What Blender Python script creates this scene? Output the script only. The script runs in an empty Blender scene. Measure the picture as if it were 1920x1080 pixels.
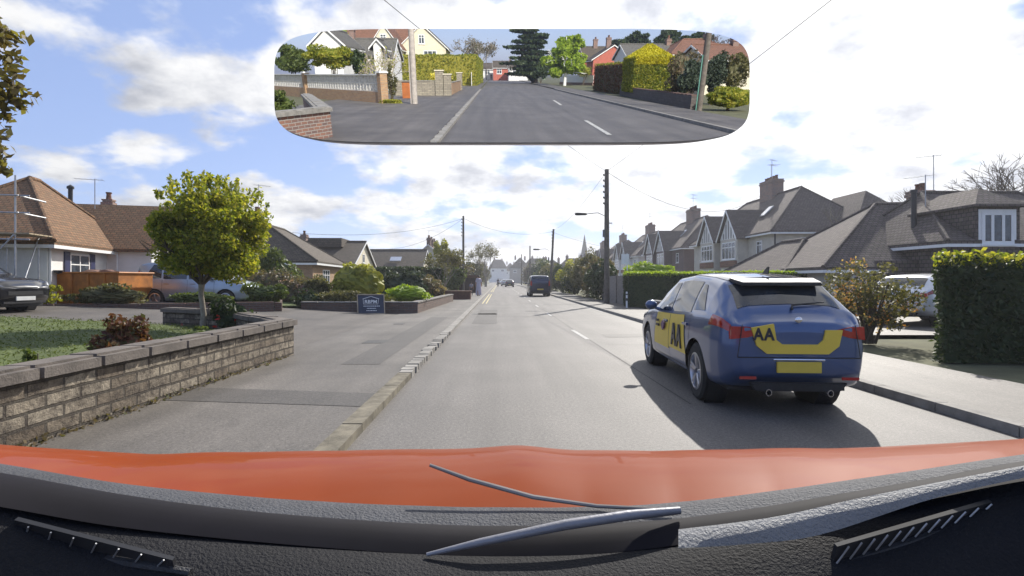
import bpy, bmesh, math, random
import numpy as np
from mathutils import Vector, Matrix
R = math.radians
random.seed(7); rng = np.random.default_rng(7)
sc = bpy.context.scene
COL = sc.collection
# ---------------------------------------------------------------- camera
F, HX, HY, CZ = 1000.0, 937.0, 525.0, 1.4
cd = bpy.data.cameras.new('camera'); cam = bpy.data.objects.new('camera', cd); COL.objects.link(cam)
cam.location = (0, 0, CZ); cam.rotation_euler = (R(90), 0, 0)
cd.lens = 18.75; cd.sensor_width = 36; cd.clip_end = 6000; cd.clip_start = .02
cd.shift_x = (960-HX)/1920; cd.shift_y = -(540-HY)/1920
sc.camera = cam
# ---------------------------------------------------------------- light
SUN_AZ, SUN_EL = 27, 37          # degrees to the right of straight ahead, above horizon
sv = Vector((math.sin(R(SUN_AZ))*math.cos(R(SUN_EL)), math.cos(R(SUN_AZ))*math.cos(R(SUN_EL)), math.sin(R(SUN_EL))))
ld = bpy.data.lights.new('sun', 'SUN'); ld.energy = 4.2; ld.angle = R(.6); ld.color = (1, .95, .87)
lo = bpy.data.objects.new('sun', ld); COL.objects.link(lo)
lo.rotation_euler = sv.to_track_quat('Z', 'Y').to_euler()
w = bpy.data.worlds.new('World'); sc.world = w; w.use_nodes = True
nt = w.node_tree; N = nt.nodes; L = nt.links; N.clear()
wo = N.new('ShaderNodeOutputWorld'); bg = N.new('ShaderNodeBackground'); bg.inputs[1].default_value = .1
sky = N.new('ShaderNodeTexSky'); sky.sky_type = 'NISHITA'; sky.sun_disc = False
sky.sun_elevation = R(SUN_EL); sky.sun_rotation = R(SUN_AZ); sky.dust_density = .1; sky.air_density = 1.0; sky.ozone_density = 2.5
tc = N.new('ShaderNodeTexCoord'); sep = N.new('ShaderNodeSeparateXYZ'); L.new(tc.outputs['Generated'], sep.inputs[0])
def wm(op, a, b=None, c=None):
    n = N.new('ShaderNodeMath'); n.operation = op
    for i, v in enumerate((a, b, c)):
        if v is None: continue
        if isinstance(v, (int, float)): n.inputs[i].default_value = v
        else: L.new(v, n.inputs[i])
    return n.outputs[0]
zz = wm('ADD', wm('MAXIMUM', sep.outputs[2], 0.0), .30)
cx = wm('DIVIDE', sep.outputs[0], zz); cy = wm('DIVIDE', sep.outputs[1], zz)
cmb = N.new('ShaderNodeCombineXYZ'); L.new(cx, cmb.inputs[0]); L.new(cy, cmb.inputs[1])
mp = N.new('ShaderNodeMapping'); mp.inputs['Location'].default_value = (2.35, .75, 0); L.new(cmb.outputs[0], mp.inputs[0])
def wnoise(scale, detail, rough, vec, dist=0.0):
    n = N.new('ShaderNodeTexNoise'); n.inputs['Scale'].default_value = scale; n.inputs['Detail'].default_value = detail
    n.inputs['Roughness'].default_value = rough; n.inputs['Distortion'].default_value = dist; L.new(vec, n.inputs['Vector']); return n.outputs[0]
n1 = wnoise(2.6, 12, .52, mp.outputs[0], .0)
vm = N.new('ShaderNodeVectorMath'); vm.operation = 'DOT_PRODUCT'; L.new(tc.outputs['Generated'], vm.inputs[0]); vm.inputs[1].default_value = sv
glow = wm('POWER', wm('MAXIMUM', vm.outputs['Value'], 0.0), 2.2)
back = wm('MULTIPLY', wm('MAXIMUM', wm('MULTIPLY', sep.outputs[1], -1.0), 0.0), -.16)
cov = wm('ADD', wm('ADD', wm('ADD', n1, wm('MULTIPLY', glow, .16)), wm('MULTIPLY', sep.outputs[0], .05)), back)
mr = N.new('ShaderNodeMapRange'); mr.interpolation_type = 'SMOOTHSTEP'; L.new(cov, mr.inputs[0]); mr.inputs[1].default_value = .485; mr.inputs[2].default_value = .60
n2 = wnoise(3.1, 8, .6, mp.outputs[0])
cr = N.new('ShaderNodeValToRGB'); L.new(n2, cr.inputs[0])
cr.color_ramp.elements[0].position = .36; cr.color_ramp.elements[0].color = (.50, .52, .58, 1)
cr.color_ramp.elements[1].position = .58; cr.color_ramp.elements[1].color = (1, 1, 1, 1)
cs = N.new('ShaderNodeVectorMath'); cs.operation = 'SCALE'; L.new(cr.outputs[0], cs.inputs[0])
L.new(wm('ADD', wm('MULTIPLY', glow, 4.0), 5.6), cs.inputs['Scale'])
sk = N.new('ShaderNodeVectorMath'); sk.operation = 'MULTIPLY'; L.new(sky.outputs[0], sk.inputs[0]); sk.inputs[1].default_value = (1.0, .92, 1.06)
sb_ = N.new('ShaderNodeMix'); sb_.data_type = 'RGBA'; sb_.inputs[0].default_value = .62; L.new(sk.outputs[0], sb_.inputs[6]); sb_.inputs[7].default_value = (2.5, 3.4, 5.7, 1)
mix = N.new('ShaderNodeMix'); mix.data_type = 'RGBA'; L.new(mr.outputs[0], mix.inputs[0]); L.new(sb_.outputs[2], mix.inputs[6]); L.new(cs.outputs[0], mix.inputs[7])
L.new(mix.outputs[2], bg.inputs[0]); L.new(bg.outputs[0], wo.inputs[0])
sc.view_settings.view_transform = 'Standard'; sc.view_settings.look = 'None'; sc.view_settings.gamma = 1
sc.view_settings.exposure = 0.62
# ---------------------------------------------------------------- picture helpers
def at(px, py, Y): return Vector(((px-HX)/F*Y, Y, CZ-(py-HY)/F*Y))
def gp(px, py, z=0.0):
    Y = (CZ-z)*F/(py-HY); return Vector(((px-HX)/F*Y, Y, z))
# interior mirror: a plane tilted so that straight back shows at (925,140)
_d0 = Vector(((925-HX)/F, 1, (HY-140)/F)).normalized()
MN = (Vector((0, -1, 0))-_d0).normalized(); MP = at(960, 160, .23); C0 = Vector((0, 0, CZ))
def on_mirror(px, py, off=0.0):
    d = Vector(((px-HX)/F, 1, (HY-py)/F)); t = (MP+MN*off-C0).dot(MN)/d.dot(MN); return C0+d*t, d
def rm(px, py, D):               # the point D metres behind that the mirror shows at (px, py)
    p, d = on_mirror(px, py); r = d-MN*2*d.dot(MN); return p+r*((-D-p.y)/r.y)
def rg(px, py, z=0.0):
    p, d = on_mirror(px, py); r = d-MN*2*d.dot(MN); return p+r*((z-p.z)/r.z)
# ---------------------------------------------------------------- materials
MATS = {}
def newmat(name):
    m = bpy.data.materials.new(name); m.use_nodes = True; nt = m.node_tree; nt.nodes.clear()
    o = nt.nodes.new('ShaderNodeOutputMaterial'); b = nt.nodes.new('ShaderNodeBsdfPrincipled'); nt.links.new(b.outputs[0], o.inputs[0])
    MATS[name] = m; return m, nt, b, o
def nd(nt, t, **kw):
    n = nt.nodes.new(t)
    for k, v in kw.items():
        if k in n.inputs: n.inputs[k].default_value = v
        else: setattr(n, k, v)
    return n
def ramp(nt, fac, stops):
    r = nt.nodes.new('ShaderNodeValToRGB'); nt.links.new(fac, r.inputs[0]); e = r.color_ramp.elements
    while len(e) < len(stops): e.new(.5)
    for i, (p, c) in enumerate(stops): e[i].position = p; e[i].color = (*c, 1)
    return r.outputs[0]
def noise(nt, vec, scale, detail=6, rough=.6):
    n = nd(nt, 'ShaderNodeTexNoise', Scale=scale, Detail=detail, Roughness=rough); nt.links.new(vec, n.inputs['Vector']); return n.outputs[0]
def bump(nt, b, h, strength, dist=.02):
    n = nd(nt, 'ShaderNodeBump', Strength=strength, Distance=dist); nt.links.new(h, n.inputs['Height']); nt.links.new(n.outputs[0], b.inputs['Normal'])
def coords(nt, which='Object'):
    return nt.nodes.new('ShaderNodeTexCoord').outputs[which]
def mixc(nt, fac, a, b, mode='MIX'):
    m = nt.nodes.new('ShaderNodeMix'); m.data_type = 'RGBA'; m.blend_type = mode
    for s, v in ((0, fac), (6, a), (7, b)):
        if isinstance(v, (int, float)): m.inputs[s].default_value = v
        elif isinstance(v, tuple): m.inputs[s].default_value = (*v, 1)
        else: nt.links.new(v, m.inputs[s])
    return m.outputs[2]
def sc3(c, k): return tuple(min(1, x*k) for x in c)
def plain(name, c, rough=.6, var=.25, scale=3.0, bmp=.0, metal=0, coat=0, bscale=None, spec=.5):
    m, nt, b, o = newmat(name); v = coords(nt)
    col = ramp(nt, noise(nt, v, scale), [(.3, sc3(c, 1-var)), (.7, sc3(c, 1+var))])
    nt.links.new(col, b.inputs['Base Color']); b.inputs['Roughness'].default_value = rough; b.inputs['Metallic'].default_value = metal
    b.inputs['Coat Weight'].default_value = coat; b.inputs['Coat Roughness'].default_value = .03; b.inputs['Specular IOR Level'].default_value = spec
    if bmp: bump(nt, b, noise(nt, v, bscale or scale*12, 4), bmp, .01)
    return m
def asphalt(name, c, patch=.22, grit=.35):
    m, nt, b, o = newmat(name); v = coords(nt)
    big = ramp(nt, noise(nt, v, .55, 5, .6), [(.3, sc3(c, 1-patch)), (.72, sc3(c, 1+patch))])
    st = nd(nt, 'ShaderNodeMapping'); st.inputs['Scale'].default_value = (2.2, .10, 1); nt.links.new(v, st.inputs[0])
    trk = ramp(nt, noise(nt, st.outputs[0], .9, 3, .5), [(.35, (.84,)*3), (.65, (1.12,)*3)])
    c1 = mixc(nt, 1.0, big, trk, 'MULTIPLY')
    g = ramp(nt, noise(nt, v, 95, 3, .8), [(.35, (1-grit,)*3), (.5, (1,)*3), (.68, (1+grit*1.5,)*3)])
    g2 = ramp(nt, noise(nt, v, 30, 4, .8), [(.3, (1-grit*.9,)*3), (.5, (1,)*3), (.72, (1+grit*1.3,)*3)])
    c2 = mixc(nt, 1.0, mixc(nt, 1.0, c1, g, 'MULTIPLY'), g2, 'MULTIPLY')
    st_ = ramp(nt, noise(nt, v, 1.7, 7, .72), [(.60, (1,)*3), (.72, (.70,)*3)]); c2 = mixc(nt, 1.0, c2, st_, 'MULTIPLY')
    vo = nd(nt, 'ShaderNodeTexVoronoi', Scale=.33, feature='DISTANCE_TO_EDGE'); nt.links.new(v, vo.inputs['Vector'])
    nt.links.new(c2, b.inputs['Base Color']); b.inputs['Roughness'].default_value = .66; b.inputs['Specular IOR Level'].default_value = .5
    bump(nt, b, noise(nt, v, 110, 3, .7), .5, .006); return m
def brick(name, c1, c2, mortar, bw=.225, bh=.075, mix_dirt=(.10, .09, .08), dirt=.35, ms=.012, rough=.85, bmp=.6):
    m, nt, b, o = newmat(name); v = coords(nt, 'UV')
    t = nd(nt, 'ShaderNodeTexBrick', Scale=1.0); t.inputs['Brick Width'].default_value = bw; t.inputs['Row Height'].default_value = bh
    t.inputs['Mortar Size'].default_value = ms; t.inputs['Mortar Smooth'].default_value = .3; t.inputs['Bias'].default_value = 0
    for k, c in (('Color1', c1), ('Color2', c2), ('Mortar', mortar)): t.inputs[k].default_value = (*c, 1)
    wob = nd(nt, 'ShaderNodeVectorMath', operation='ADD'); n = nd(nt, 'ShaderNodeTexNoise', Scale=3.0, Detail=3.0); nt.links.new(v, n.inputs['Vector'])
    s = nd(nt, 'ShaderNodeVectorMath', operation='SCALE'); s.inputs['Scale'].default_value = .03; nt.links.new(n.outputs['Color'], s.inputs[0])
    nt.links.new(v, wob.inputs[0]); nt.links.new(s.outputs[0], wob.inputs[1]); nt.links.new(wob.outputs[0], t.inputs['Vector'])
    dn = ramp(nt, noise(nt, v, 6.5, 9, .8), [(.40, (0, 0, 0)), (.62, (dirt*2,)*3)])
    nt.links.new(mixc(nt, dn, t.outputs[0], mix_dirt), b.inputs['Base Color']); b.inputs['Roughness'].default_value = rough
    h = nd(nt, 'ShaderNodeMath', operation='SUBTRACT'); nt.links.new(noise(nt, v, 26, 5, .7), h.inputs[0]); nt.links.new(t.outputs['Fac'], h.inputs[1])
    bump(nt, b, h.outputs[0], bmp, .02); return m
def tiles(name, c, var=.3, bh=.16, bw=.22, moss=(.16, .15, .08)):
    return brick(name, sc3(c, 1-var), sc3(c, 1+var), sc3(c, .35), bw, bh, moss, .18, .02, .9, .8)
def leaf(name, cols, transl=.35, rough=.55):
    m, nt, b, o = newmat(name); g = nt.nodes.new('ShaderNodeNewGeometry')
    n = noise(nt, coords(nt), 1.6, 3)
    a = nd(nt, 'ShaderNodeMath', operation='ADD'); nt.links.new(g.outputs['Random Per Island'], a.inputs[0]); nt.links.new(n, a.inputs[1])
    s = nd(nt, 'ShaderNodeMath', operation='MULTIPLY'); s.inputs[1].default_value = .62; nt.links.new(a.outputs[0], s.inputs[0])
    k = len(cols); col = ramp(nt, s.outputs[0], [(.12+.76*i/(k-1), c) for i, c in enumerate(cols)])
    nt.links.new(col, b.inputs['Base Color']); b.inputs['Roughness'].default_value = rough; b.inputs['Specular IOR Level'].default_value = .3
    tr = nt.nodes.new('ShaderNodeBsdfTranslucent'); nt.links.new(mixc(nt, 1.0, col, (1.5, 1.5, .7), 'MULTIPLY'), tr.inputs[0])
    mx = nt.nodes.new('ShaderNodeMixShader'); mx.inputs[0].default_value = transl
    nt.links.new(b.outputs[0], mx.inputs[1]); nt.links.new(tr.outputs[0], mx.inputs[2]); nt.links.new(mx.outputs[0], o.inputs[0]); return m
def glassy(name, c=(.02, .025, .03), rough=.06):
    m, nt, b, o = newmat(name); v = coords(nt)
    nt.links.new(ramp(nt, noise(nt, v, 1.7, 3), [(.35, sc3(c, .5)), (.65, sc3(c, 2.2))]), b.inputs['Base Color'])
    b.inputs['Roughness'].default_value = rough; b.inputs['Specular IOR Level'].default_value = .8; return m
# ---------------------------------------------------------------- mesh builder
class MB:
    def __init__(s): s.v = []; s.f = []; s.m = []; s.mi = 0; s.M = Matrix.Identity(4)
    def add(s, vs, fs):
        b = len(s.v); s.v += [tuple(s.M @ Vector(p)) for p in vs]; s.f += [tuple(i+b for i in f) for f in fs]; s.m += [s.mi]*len(fs); return s
    def box(s, a, b):
        x0, y0, z0 = a; x1, y1, z1 = b
        if x0 > x1: x0, x1 = x1, x0
        if y0 > y1: y0, y1 = y1, y0
        if z0 > z1: z0, z1 = z1, z0
        return s.add([(x0,y0,z0),(x1,y0,z0),(x1,y1,z0),(x0,y1,z0),(x0,y0,z1),(x1,y0,z1),(x1,y1,z1),(x0,y1,z1)],
                     [(0,3,2,1),(4,5,6,7),(0,1,5,4),(1,2,6,5),(2,3,7,6),(3,0,4,7)])
    def prism(s, poly, z0, z1):          # polygon counter-clockwise in plan
        n = len(poly); P = [(p[0], p[1], z0) for p in poly]+[(p[0], p[1], z1) for p in poly]
        return s.add(P, [tuple(range(n-1, -1, -1)), tuple(range(n, 2*n))]+[(i, (i+1) % n, n+(i+1) % n, n+i) for i in range(n)])
    def extr(s, pts, off):               # any planar polygon pushed by a vector
        n = len(pts); o = Vector(off); P = [tuple(p) for p in pts]+[tuple(Vector(p)+o) for p in pts]
        return s.add(P, [tuple(range(n)), tuple(range(2*n-1, n-1, -1))]+[(i, n+i, n+(i+1) % n, (i+1) % n) for i in range(n)])
    def wallseg(s, p, q, h0, h1, t, z0=None):   # upright wall between two plan points, z from h0 to h1
        p = Vector((p[0], p[1], 0)); q = Vector((q[0], q[1], 0)); d = (q-p).normalized(); n = Vector((-d.y, d.x, 0))*t/2
        return s.prism([p-n, q-n, q+n, p+n], h0, h1)
    def tube(s, pts, r, k=8, cap=True):
        pts = [Vector(p) for p in pts]; rs = r if isinstance(r, (list, tuple)) else [r]*len(pts); V = []; Fc = []
        for i, p in enumerate(pts):
            d = (pts[min(i+1, len(pts)-1)]-pts[max(i-1, 0)]).normalized(); a = d.orthogonal().normalized() if abs(d.z) > .99 else d.cross(Vector((0, 0, 1))).normalized()
            b = d.cross(a)
            V += [tuple(p+(a*math.cos(2*math.pi*j/k)+b*math.sin(2*math.pi*j/k))*rs[i]) for j in range(k)]
        for i in range(len(pts)-1):
            for j in range(k): Fc.append((i*k+j, i*k+(j+1) % k, (i+1)*k+(j+1) % k, (i+1)*k+j))
        if cap: Fc += [tuple(range(k-1, -1, -1)), tuple(range((len(pts)-1)*k, len(pts)*k))]
        return s.add(V, Fc)
    def lathe(s, prof, k=20, axis='z', c=(0, 0, 0)):
        V = []; Fc = []; n = len(prof)
        for j in range(k):
            a = 2*math.pi*j/k
            for r, h in prof:
                u, v = r*math.cos(a), r*math.sin(a)
                p = (u, v, h) if axis == 'z' else ((h, u, v) if axis == 'x' else (v, h, u))
                V.append((p[0]+c[0], p[1]+c[1], p[2]+c[2]))
        for j in range(k):
            for i in range(n-1): Fc.append((j*n+i, ((j+1) % k)*n+i, ((j+1) % k)*n+i+1, j*n+i+1))
        return s.add(V, Fc)
    def blob(s, c, r, k=14, jit=.0):
        V = []; Fc = []; n = k//2+1
        for j in range(k):
            for i in range(n):
                th = math.pi*i/(n-1); a = 2*math.pi*j/k; q = 1+random.uniform(-jit, jit) if 0 < i < n-1 else 1
                V.append((c[0]+r[0]*math.sin(th)*math.cos(a)*q, c[1]+r[1]*math.sin(th)*math.sin(a)*q, c[2]+r[2]*math.cos(th)*q))
        for j in range(k):
            for i in range(n-1): Fc.append((j*n+i, j*n+i+1, ((j+1) % k)*n+i+1, ((j+1) % k)*n+i))
        return s.add(V, Fc)
    def build(s, name, mats, parent=None, smooth=False, bevel=0, label=None, loc=None):
        me = bpy.data.meshes.new(name); me.from_pydata(s.v, [], s.f); me.update()
        if bevel:
            bm = bmesh.new(); bm.from_mesh(me); bmesh.ops.bevel(bm, geom=bm.edges[:], offset=bevel, segments=2, affect='EDGES', clamp_overlap=True); bm.to_mesh(me); bm.free()
        nv = len(me.loops); uv = me.uv_layers.new(name='UVMap'); A = np.zeros((nv, 2), np.float32)
        for p in me.polygons:
            n = p.normal; t = Vector((-n.y, n.x, 0))
            t = Vector((1, 0, 0)) if t.length < .05 else t.normalized()
            b = n.cross(t)
            for li in p.loop_indices:
                co = me.vertices[me.loops[li].vertex_index].co; A[li] = (co.dot(t), co.dot(b))
        uv.data.foreach_set('uv', A.ravel())
        mats = mats if isinstance(mats, (list, tuple)) else [mats]
        for m in mats: me.materials.append(m)
        if not bevel and len(mats) > 1:
            for i, p in enumerate(me.polygons): p.material_index = s.m[i]
        if smooth:
            me.polygons.foreach_set('use_smooth', [True]*len(me.polygons)); me.set_sharp_from_angle(angle=R(40))
        o = bpy.data.objects.new(name, me); COL.objects.link(o)
        if parent: o.parent = parent
        if label: o['label'] = label
        if loc: o.location = loc
        return o
def thing(name, label, cat, loc=(0, 0, 0), rz=0, group=None):
    o = bpy.data.objects.new(name, None); COL.objects.link(o); o.location = loc; o.rotation_euler = (0, 0, rz); o.empty_display_size = .2
    o['label'] = label; o['category'] = cat
    if group: o['group'] = group
    return o
def tag(o, label, cat, group=None):
    o['label'] = label; o['category'] = cat
    if group: o['group'] = group
    return o
def struct(o, kind='structure'): o['kind'] = kind; return o
def kids(o): return [c for c in COL.objects if c.parent == o]
def dup(root, loc, rz, label, group=None):
    r = root.copy(); COL.objects.link(r); r.location = loc; r.rotation_euler = (0, 0, rz); r['label'] = label
    if group: r['group'] = group
    for ch in kids(root):
        c = ch.copy(); COL.objects.link(c); c.parent = r
        for g in kids(ch):
            d = g.copy(); COL.objects.link(d); d.parent = c
    return r
# ---------------------------------------------------------------- foliage
def leaf_mesh(name, P, size, mat, parent=None, up=.0, asp=.55):
    P = np.asarray(P, float); n = len(P)
    if n == 0: return None
    a = rng.normal(size=(n, 3)); a[:, 2] += up; a /= np.linalg.norm(a, axis=1)[:, None]
    b = rng.normal(size=(n, 3)); b -= (b*a).sum(1)[:, None]*a; b /= np.linalg.norm(b, axis=1)[:, None]
    s = size*rng.uniform(.6, 1.35, n)[:, None]; a = a*s; b = b*s*asp; c = np.cross(a, b)/s*.25
    V = np.stack([P-a, P+b+c, P+a, P-b+c], 1).reshape(-1, 3)
    me = bpy.data.meshes.new(name); me.vertices.add(4*n); me.vertices.foreach_set('co', V.ravel())
    me.loops.add(4*n); me.loops.foreach_set('vertex_index', np.arange(4*n)); me.polygons.add(n)
    me.polygons.foreach_set('loop_start', np.arange(n)*4); me.update(calc_edges=True); me.materials.append(mat)
    o = bpy.data.objects.new(name, me); COL.objects.link(o)
    if parent: o.parent = parent
    return o
def clump_pts(c, r, n, k=26, sub=.33, shell=.35):
    c = np.array(c, float); r = np.array(r, float)
    d = rng.normal(size=(k, 3)); d /= np.linalg.norm(d, axis=1)[:, None]
    cen = c+d*r*rng.uniform(shell, .86, k)[:, None]; sz = rng.uniform(.6, 1.25, k)*sub
    i = rng.integers(0, k, n); e = rng.normal(size=(n, 3)); e /= np.linalg.norm(e, axis=1)[:, None]
    return cen[i]+e*r*(sz[i]*rng.uniform(.25, 1, n)**.5)[:, None]
def add_core(o, mb, mat):                # an inner mass of loose facets joined into the leaf mesh
    bm = bmesh.new(); bm.from_mesh(o.data)
    for f in mb.f:
        try: bm.faces.new([bm.verts.new(mb.v[i]) for i in f])
        except ValueError: pass
    bm.to_mesh(o.data); bm.free(); return o
def shrub(name, label, cat, c, r, n, size, mat, k=26, sub=.34, group=None, core=.62, stems=None, up=0, ground=0.0, shell=.35):
    c = Vector(c); t = thing(name, label, cat, (c.x, c.y, ground), 0, group)
    lc = (0, 0, c.z-ground); o = leaf_mesh('foliage', clump_pts(lc, r, n, k, sub, shell), size, mat, t, up)
    if core: add_core(o, MB().blob(lc, [x*core for x in r], 34, .13), mat)
    s = MB()
    for i in range(stems or 5):
        a = random.uniform(0, 6.28); q = random.uniform(.1, .5)
        s.tube([(random.uniform(-.1, .1)*r[0], random.uniform(-.1, .1)*r[1], -.05), (r[0]*q*math.cos(a)*.6, r[1]*q*math.sin(a)*.6, lc[2]*.6), (r[0]*q*math.cos(a), r[1]*q*math.sin(a), lc[2]+r[2]*.3)], [.035, .025, .01], 5)
    s.build('stem', MATS['bark'], t); return t
def box_hedge(name, label, corners, z0, z1, n, size, mat, parent=None, group=None, wob=.12, top_mat=None, cat='hedge', inset=.10):
    """clipped hedge over a convex plan polygon"""
    P = [Vector((p[0], p[1])) for p in corners]; m = len(P); area = []
    cen = sum(P, Vector((0, 0)))/m
    segs = [(P[i], P[(i+1) % m]) for i in range(m)]; H = z1-z0; ws = [(b-a).length*H for a, b in segs]
    tri = [(P[0], P[i], P[i+1]) for i in range(1, m-1)]; wt = [abs((b-a).cross(c_-a))/2 for a, b, c_ in tri]
    tot = sum(ws)+sum(wt); pts = []
    for (a, b), wgt in zip(segs, ws):
        q = int(n*wgt/tot); u = rng.random(q); zz_ = z0+H*rng.random(q)
        X = a.x+(b.x-a.x)*u; Y = a.y+(b.y-a.y)*u; pts.append(np.stack([X, Y, zz_], 1))
    for (a, b, c_), wgt in zip(tri, wt):
        q = int(n*wgt/tot); u = rng.random(q); v = rng.random(q); fl = u+v > 1; u[fl] = 1-u[fl]; v[fl] = 1-v[fl]
        pts.append(np.stack([a.x+(b.x-a.x)*u+(c_.x-a.x)*v, a.y+(b.y-a.y)*u+(c_.y-a.y)*v, np.full(q, z1)], 1))
    A = np.concatenate(pts)
    lump = (np.sin(A[:, 0]*2.7+A[:, 2]*3.1)+np.sin(A[:, 1]*2.1+1.3)+np.sin(A[:, 2]*4.3+A[:, 0]*1.1))*wob*.33
    dirv = np.stack([A[:, 0]-cen.x, A[:, 1]-cen.y], 1); dirv /= (np.linalg.norm(dirv, axis=1)[:, None]+1e-6)
    A[:, :2] += dirv*lump[:, None]; A[:, 2] += np.where(A[:, 2] > z1-.02, lump*.7, 0); A += rng.normal(size=A.shape)*wob*.35
    A[:, 2] = np.maximum(A[:, 2], z0+.02)
    base = Vector((cen.x, cen.y, z0)); t = parent or thing(name, label, cat, base, 0, group)
    B = A-np.array(base); core = MB().prism([(p-cen)*(1-inset/max((p-cen).length, .2)) for p in P], -.02, H-inset)
    o = leaf_mesh('foliage', B, size, mat, t); add_core(o, core, mat)
    if top_mat:  # extra leaf layer over the top in a different colour
        q = A[A[:, 2] > z1-.14]-np.array(base); q = q+rng.normal(size=q.shape)*.03; leaf_mesh('top_leaves', q+[0, 0, .05], size, top_mat, t, 1.0)
    return t
def branch(mb, tips, p, d, ln, r, depth, spread=.5, up=.15, kmin=2, kmax=3, minr=.004):
    q = p+d*ln; mid = p+d*ln*.5+Vector((random.uniform(-1, 1), random.uniform(-1, 1), random.uniform(-.5, .5)))*ln*.06
    mb.tube([p, mid, q], [r, r*.85, r*.68], 6 if r > .03 else 4, False)
    if depth == 0: tips.append(q); return
    for i in range(random.randint(kmin, kmax)):
        nd_ = (d+Vector((random.gauss(0, spread), random.gauss(0, spread), random.gauss(0, spread*.6)+up))).normalized()
        branch(mb, tips, q if i else q, nd_, ln*random.uniform(.62, .88), max(r*.62, minr), depth-1, spread, up, kmin, kmax, minr)
    if depth < 4: tips.append(q)
def bare_tree(name, label, loc, h, depth=6, spread=.42, mat=None, group=None, leafmat=None, nleaf=0, lsize=.06, r=None, kmax=3, up=.15, trunk_h=.22, minr=.004):
    t = thing(name, label, 'tree', loc, 0, group); mb = MB(); tips = []
    tr = MB(); r = r or h*.028; th = h*trunk_h
    tr.tube([(0, 0, -.1), (.02*h*random.uniform(-1, 1), 0, th*.5), (0, 0, th)], [r*1.3, r*1.05, r], 10)
    tr.build('trunk', mat or MATS['bark'], t, True)
    for i in range(4):
        a = i*1.57+random.uniform(-.5, .5)
        branch(mb, tips, Vector((0, 0, th*random.uniform(.85, 1))), Vector((math.cos(a)*spread*1.2, math.sin(a)*spread*1.2, 1)).normalized(), h*.22, r*.6, depth, spread, up, 2, kmax, minr)
    zmax = max(p.z for p in tips); k = h/zmax
    mb.v = [(x*(1 if k > 1 else k), y*(1 if k > 1 else k), th*.9+(z-th*.9)*((h-th*.9)/(zmax-th*.9))) for x, y, z in mb.v]
    mb.build('branches', mat or MATS['bark'], t, True)
    if nleaf:
        T = np.array([(p.x*(1 if k > 1 else k), p.y*(1 if k > 1 else k), th*.9+(p.z-th*.9)*((h-th*.9)/(zmax-th*.9))) for p in tips])
        leaf_mesh('crown', T[rng.integers(0, len(T), nleaf)]+rng.normal(size=(nleaf, 3))*h*.035, lsize, leafmat, t)
    return t
# ---------------------------------------------------------------- the materials used
bark = plain('bark', (.10, .075, .055), .9, .4, 9, .5)
twig = plain('twig', (.22, .19, .15), .9, .3, 9, .2)
road_m = asphalt('road_asphalt', (.112, .102, .092), .18, .5)
pave_m = asphalt('pavement_tarmac', (.112, .100, .087), .3, .4)
drive_m = asphalt('driveway_tarmac', (.092, .080, .068), .32, .5)
kerb_m = plain('kerb_stone', (.24, .225, .20), .85, .35, 5, .5)
moss_m = plain('mossy_concrete', (.165, .145, .105), .9, .5, 6, .9)
soil_m = plain('soil', (.075, .055, .04), .95, .4, 5, .9)
line_m = plain('road_paint', (.42, .41, .38), .8, .35, 9, .3)
yell_m = plain('yellow_road_paint', (.50, .42, .20), .7, .25, 12, .2)
grass_m = plain('grass', (.075, .10, .022), .9, .35, 2.2, .9, bscale=60)
earth_m = plain('rough_ground', (.10, .10, .05), .95, .3, 1.5, .6)
stone_m = brick('garden_wall_stone', (.42, .36, .27), (.17, .13, .09), (.10, .085, .065), .36, .118, (.055, .042, .032), .48, .014, .95, 1.4)
cope_m = plain('coping_stone', (.135, .115, .098), .9, .35, 4, .8)
dbrick_m = brick('dark_red_brick', (.16, .075, .052), (.10, .05, .04), (.14, .12, .10), .225, .075, dirt=.2)
ybrick_m = brick('buff_brick', (.46, .27, .12), (.34, .18, .085), (.34, .30, .24), .225, .075, dirt=.12)
sbrick_m = brick('rear_stone', (.36, .32, .24), (.25, .22, .17), (.17, .15, .12), .38, .12, dirt=.2)
obrick_m = brick('mixed_brick', (.30, .14, .09), (.16, .10, .09), (.36, .33, .29), .225, .075, dirt=.15)
tile_b = tiles('brown_roof_tiles', (.20, .092, .040), .28)
tile_d = tiles('dark_roof_tiles', (.085, .062, .052), .3)
tile_g = tiles('grey_roof_tiles', (.125, .118, .115), .25)
tile_r = tiles('red_roof_tiles', (.22, .09, .06), .25)
tile_p = tiles('purple_brown_roof_tiles', (.115, .085, .085), .28)
white_r = plain('white_render', (.72, .71, .68), .85, .10, 1.5, .25)
cream_r = plain('cream_render', (.66, .60, .46), .85, .08, 1.5, .2)
grey_r = plain('pebbledash', (.34, .31, .28), .95, .15, 2, .8, bscale=60)
tan_r = plain('tan_render', (.52, .48, .41), .9, .12, 2, .4)
white_p = plain('white_paint', (.78, .78, .76), .45, .06, 4)
black_p = plain('black_paint', (.02, .02, .022), .5, .3, 6)
brown_w = plain('brown_timber', (.12, .055, .035), .7, .3, 6, .4)
grey_w = plain('weathered_timber', (.24, .22, .20), .9, .3, 8, .5)
pole_w = plain('pole_timber', (.13, .11, .09), .9, .35, 5, .6)
pole_l = plain('sunlit_pole_timber', (.38, .34, .30), .9, .25, 6, .6)  # pole timber again, with sunlight put into a paler base colour
steel = plain('galvanised_steel', (.45, .45, .46), .45, .2, 8, 0, .8)
win_g = glassy('window_glass', (.035, .045, .055))
blue_door = plain('navy_door', (.03, .035, .09), .4, .2, 4)
orange_s = plain('orange_painted_steel', (.40, .14, .018), .6, .35, 2.5, .3)
plastic = plain('black_plastic', (.018, .018, .02), .5, .3, 30, .4)
rubber = plain('tyre_rubber', (.02, .02, .02), .85, .3, 20, .3)
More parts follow.
